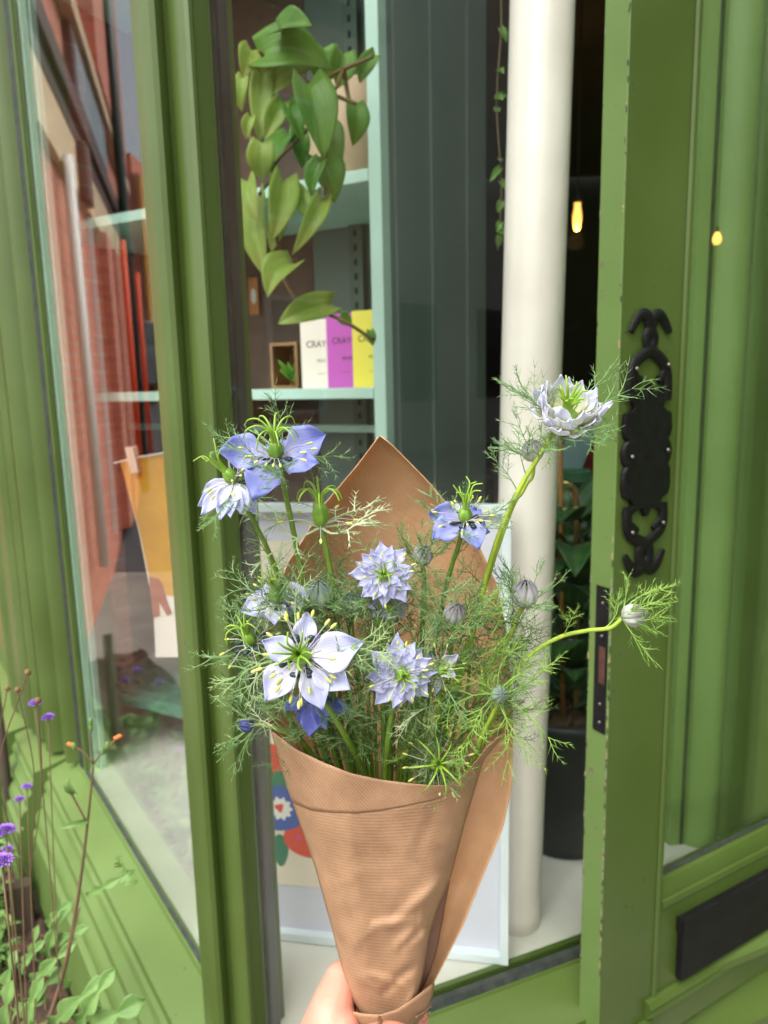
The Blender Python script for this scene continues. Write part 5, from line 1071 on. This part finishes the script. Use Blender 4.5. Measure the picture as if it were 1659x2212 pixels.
# ================================================================== FLOWER BED UNDER THE LEFT WINDOW
def L3(t, o, z): p = L1(t, o); return Vector((p[0], p[1], z))
ZB = .30
m = MB(); nb = random.Random(9)
def bed(s, t):
    T = lerp(-.6, 2.6, s); O = lerp(.12, .62, t); return L3(T, O, ZB + .03 * noise.noise(Vector((T * 6, O * 8, 0))) + .012 * noise.noise(Vector((T * 30, O * 30, 2))))
m.grid(bed, 90, 30)
for k in range(420):
    p = bed(nb.random(), nb.random()); m.ball(p + Vector((0, 0, .004)), (nb.uniform(.004, .012), nb.uniform(.004, .012), nb.uniform(.003, .007)), 6, 4)
o = m.build('soil', SOIL, smooth=True); tag(o, 'dark crumbly soil of the flower bed under the left window', 'soil', kind='stuff')
chips = MB(); CHM = mat('bark_chip', srgb(140, 104, 76), srgb(96, 66, 50), rough=.9, scale=60)
for k in range(260):
    p = bed(nb.random(), nb.random()) + Vector((0, 0, .008)); chips.box(p, (nb.uniform(.008, .026), nb.uniform(.005, .012), .003), Matrix.Rotation(nb.uniform(0, 6), 3, 'Z') @ Matrix.Rotation(nb.uniform(-.5, .5), 3, 'X'))
o = chips.build('bark_chips', CHM); tag(o, 'brown bark chips strewn over the flower bed', 'bark chips', kind='stuff')
# raised timber edging
te = PZ(-30, 1935, ZB + .10); te2 = PZ(56, 1912, ZB + .10)
ed = (Vector((te2.x, te2.y)) - Vector((te.x, te.y))).normalized(); en = Vector((-ed.y, ed.x))
m = MB(); 
def TE(t, o): p = Vector((te.x, te.y)) + ed * t + en * o; return (p.x, p.y)
L_ = (te2 - te).length
m.prism([TE(-.8, 0), TE(L_ + .01, 0), TE(L_ + .01, .035), TE(-.8, .035)], ZB - .02, ZB + .10); o = m.build('timber_edging', WOOD, bevel=.004); tag(o, 'dark weathered timber board edging the flower bed', 'board')
ps = PZ(40, 1880, ZB); pt_ = P(3, 1600, ps.y); m = MB(); m.tube([ps, pt_ + (pt_ - ps) * .6], .012, 8); o = m.build('timber_stake', WOOD, smooth=True); tag(o, 'brown timber stake leaning beside the green plinth', 'stake')
# scabious: purple pincushion heads on wiry stems
def scab(p, base, seed, lab, r=.011, par=None):
    rr = random.Random(seed); t = thing('scabious_flower', base, lab, 'flower', 'purple flowers in the bed'); m = MB()
    for k in range(60):
        a = k * 2.4; e = math.asin(min(1, .08 + k / 62)); o_ = Vector((math.cos(a) * math.cos(e), math.sin(a) * math.cos(e), math.sin(e) * .6)); q = p + o_ * r * .55
        leaf(m, q, p + o_ * r * rr.uniform(.9, 1.25), r * .42, Vector((0, 0, 1)) + o_ * .3, .2, .1, rr, n=3)
    m.build('petals', PURP, t, smooth=True); m = MB(); m.ball(p - Vector((0, 0, r * .1)), (r * .5, r * .5, r * .4), 10, 6); m.build('flower_heart', CAPS, t, smooth=True)
    m = MB(); m.tube(bez([p, lerp(p, base, .5) + Vector((rr.uniform(-.02, .02), 0, .01)), base], 6), .0008, 6); m.build('stem', STEMW, t, smooth=True)
def PB(u, v, o): return PP(u, v, L3(0, o, 0), v3(n1))
dv = [(76, 1520, .20, .0075), (104, 1551, .18, .008), (12, 1795, .26, .009), (4, 1862, .28, .008), (58, 1700, .22, .006), (42, 1727, .24, .005), (16, 1835, .25, .006)]
for k, (u, v, o_, r_) in enumerate(dv):
    p = PB(u, v, o_); scab(p, Vector((p.x - .02, p.y - .01, ZB)), k, ['small purple scabious against the green plinth, higher of two', 'purple scabious just right of the higher one by the plinth', 'large purple scabious at the left edge of the photo', 'lowest purple scabious at the left edge', 'tiny purple head among dry stems right of the stake', 'small fading purple head above the left edge blooms', 'purple scabious between the two left edge blooms'][k], r_)
rf = [(240, 1458), (298, 1447), (352, 1690), (272, 1470), (345, 1475), (236, 1450), (385, 1620)]
for k, (u, v) in enumerate(rf):
    p = MIR(PB(u, v, -.22 - .03 * (k % 3))); scab(p, Vector((p.x, p.y, ZB)), 20 + k, ['purple scabious mirrored at the far left of the pane', 'widest purple scabious mirrored above the teal shelf', 'purple scabious mirrored over the white display floor', 'small scabious mirrored between two bigger ones', 'scabious mirrored close to the corner post', 'scabious mirrored against the mint reveal', 'faint scabious mirrored beside the picture frame'][k], .013)
# leafy clumps in the bed (mirrored in the pane)
for k in range(11):
    T = .05 + k * .15; base = L3(T, .26 + .05 * math.sin(k * 2), ZB); rr = random.Random(40 + k)
    t = thing('bedding_plant', base, 'bushy green bedding plant in the row beneath the left window', 'plant', 'bedding plants beneath the left window'); m, ms = MB(), MB()
    for j in range(9):
        a = rr.uniform(0, 6.28); h = rr.uniform(.08, .24) * (.6 if k < 6 else .9); tip = base + Vector((math.cos(a) * h * .35, math.sin(a) * h * .35, h)); q = bez([base, lerp(base, tip, .5) + Vector((0, 0, .02)), tip], 5); ms.tube(q, .0012, 5)
        for i in range(2, len(q)):
            for s_ in range(3): aa = rr.uniform(0, 6.28); leaf(m, q[i], q[i] + Vector((math.cos(aa), math.sin(aa), rr.uniform(.1, .6))) * rr.uniform(.02, .04), .013, Vector((0, 0, 1)), .2, .2, rr, n=4)
    ms.build('stem', STEMW, t); m.build('foliage', LEAFW, t, smooth=True)
# the tall weed in front
LOB = lambda t: 0 if t > .995 else (.2 + 1.0 * abs(math.sin(t * 3.6 * math.pi + .3)) ** 1.2) * (1 - t * .75) ** .5 * min(1, .25 + t * 1.6)
yw = .80
wd = thing('tall_weed', P(70, 2250, yw), 'tall thin weed with drying orange bud tips in front of the green sill', 'weed')
m = MB(); wp = [(70, 2300), (110, 2190), (140, 2090), (165, 1960), (183, 1830), (195, 1720), (202, 1650)]
m.tube(bez([P(u, v, yw + .002 * i) for i, (u, v) in enumerate(wp)], 8), [lerp(.0032, .0012, i / 48) for i in range(49)], 8)
for br_ in ([(184, 1770), (165, 1735), (152, 1710)], [(202, 1650), (196, 1600), (195, 1562)], [(202, 1650), (222, 1625), (240, 1608), (255, 1592)], [(202, 1650), (180, 1625), (160, 1612)], [(150, 2050), (172, 1960)]): m.tube(bez([P(u, v, yw) for u, v in br_], 5), .0012, 6)
m.build('stem', STEMW, wd, smooth=True)
m = MB(); rr = random.Random(6)
for (a, b, W) in [((166, 1945), (275, 1890), 26), ((183, 1775), (125, 1790), 14), ((262, 1880), (292, 1912), 40), ((262, 1880), (258, 1856), 34), ((160, 1720), (148, 1690), 18), ((154, 1712), (138, 1698), 14), ((204, 1652), (216, 1670), 8)]: leaf(m, P(*a, yw), P(*b, yw - .01), W / F * yw, Vector((.1, -1, .5)), .2, .2, rr, LOB if W > 20 else None, 16)
for (u, v) in ((152, 1705), (148, 1690), (160, 1612), (222, 1622), (232, 1610), (196, 1572), (196, 1560)): m.ball(P(u, v, yw), (.0028, .0028, .005), 8, 6)
m.build('foliage', LEAFW, wd, smooth=True)
m = MB()
for (u, v) in ((258, 1590), (251, 1594), (150, 1607), (153, 1609)): m.ball(P(u, v, yw), (.0035, .002, .0022), 8, 6)
m.build('dry_petals', mat('dry_orange', srgb(214, 120, 60), rough=.7), wd, smooth=True)
# low lobed rosettes and sprigs in the bottom left corner
specs = [((60, 2270), .72, 'broad lobed weed rosette at the bottom left corner', [((80, 2260), (175, 2140), 60), ((120, 2260), (272, 2180), 86), ((60, 2260), (60, 2150), 50), ((100, 2280), (230, 2240), 60), ((150, 2250), (215, 2130), 56), ((40, 2260), (-10, 2170), 60)]),
         ((20, 2240), .85, 'leafy weed rising at the left edge above the rosette', [((30, 2200), (100, 2120), 44), ((20, 2190), (10, 2080), 44), ((40, 2150), (130, 2060), 40), ((30, 2120), (70, 2050), 30), ((10, 2200), (60, 2170), 40)]),
         ((100, 2180), .95, 'pale green sprig climbing beside the ribbed sill', [((90, 2110), (120, 1985), 40), ((95, 2060), (150, 2010), 34), ((90, 2100), (60, 2030), 30), ((96, 2080), (150, 2130), 30), ((90, 2020), (130, 1960), 28)])]
for (bu, yy, lab, lv) in specs:
    base = P(*bu, yy); t = thing('lobed_weed', base, lab, 'weed', 'weeds at the foot of the sill'); m, ms = MB(), MB()
    for a, b, W in lv: leaf(m, P(*a, yy + rr.uniform(-.02, .02)), P(*b, yy - .03), W * 1.0 / F * yy, Vector((rr.uniform(-.3, .3), -.8, .7)), .25, .25, rr, LOB, 20); ms.tube([base, P(*a, yy)], .0022, 6)
    m.build('foliage', LEAFW, t, smooth=True, solid=.0005); ms.build('stem', STEMW, t)
# dry scabious stalks by the plinth
dr = thing('dry_seed_stalks', PB(30, 1880, .24), 'wiry dry stalks with brown seed heads left of the sill', 'plant'); m = MB(); DRYH = mat('dry_head', srgb(104, 76, 56), srgb(130, 100, 70), rough=.9)
for k in range(4):
    u = 16 + k * 22; v = 1450 + rr.uniform(0, 190); tp = PB(u, v, .23); bs = PB(20 + rr.uniform(0, 50), 1890, .23); m.tube(bez([bs, lerp(bs, tp, .55) + Vector((rr.uniform(-.03, .03), 0, 0)), tp], 6), .0006, 5); mh = MB(); mh.ball(tp, (.0028, .0028, .003), 8, 6, ribs=4, rib=.2); mh.build('seed_head', DRYH, dr, smooth=True)
m.build('stem', STEMW, dr)
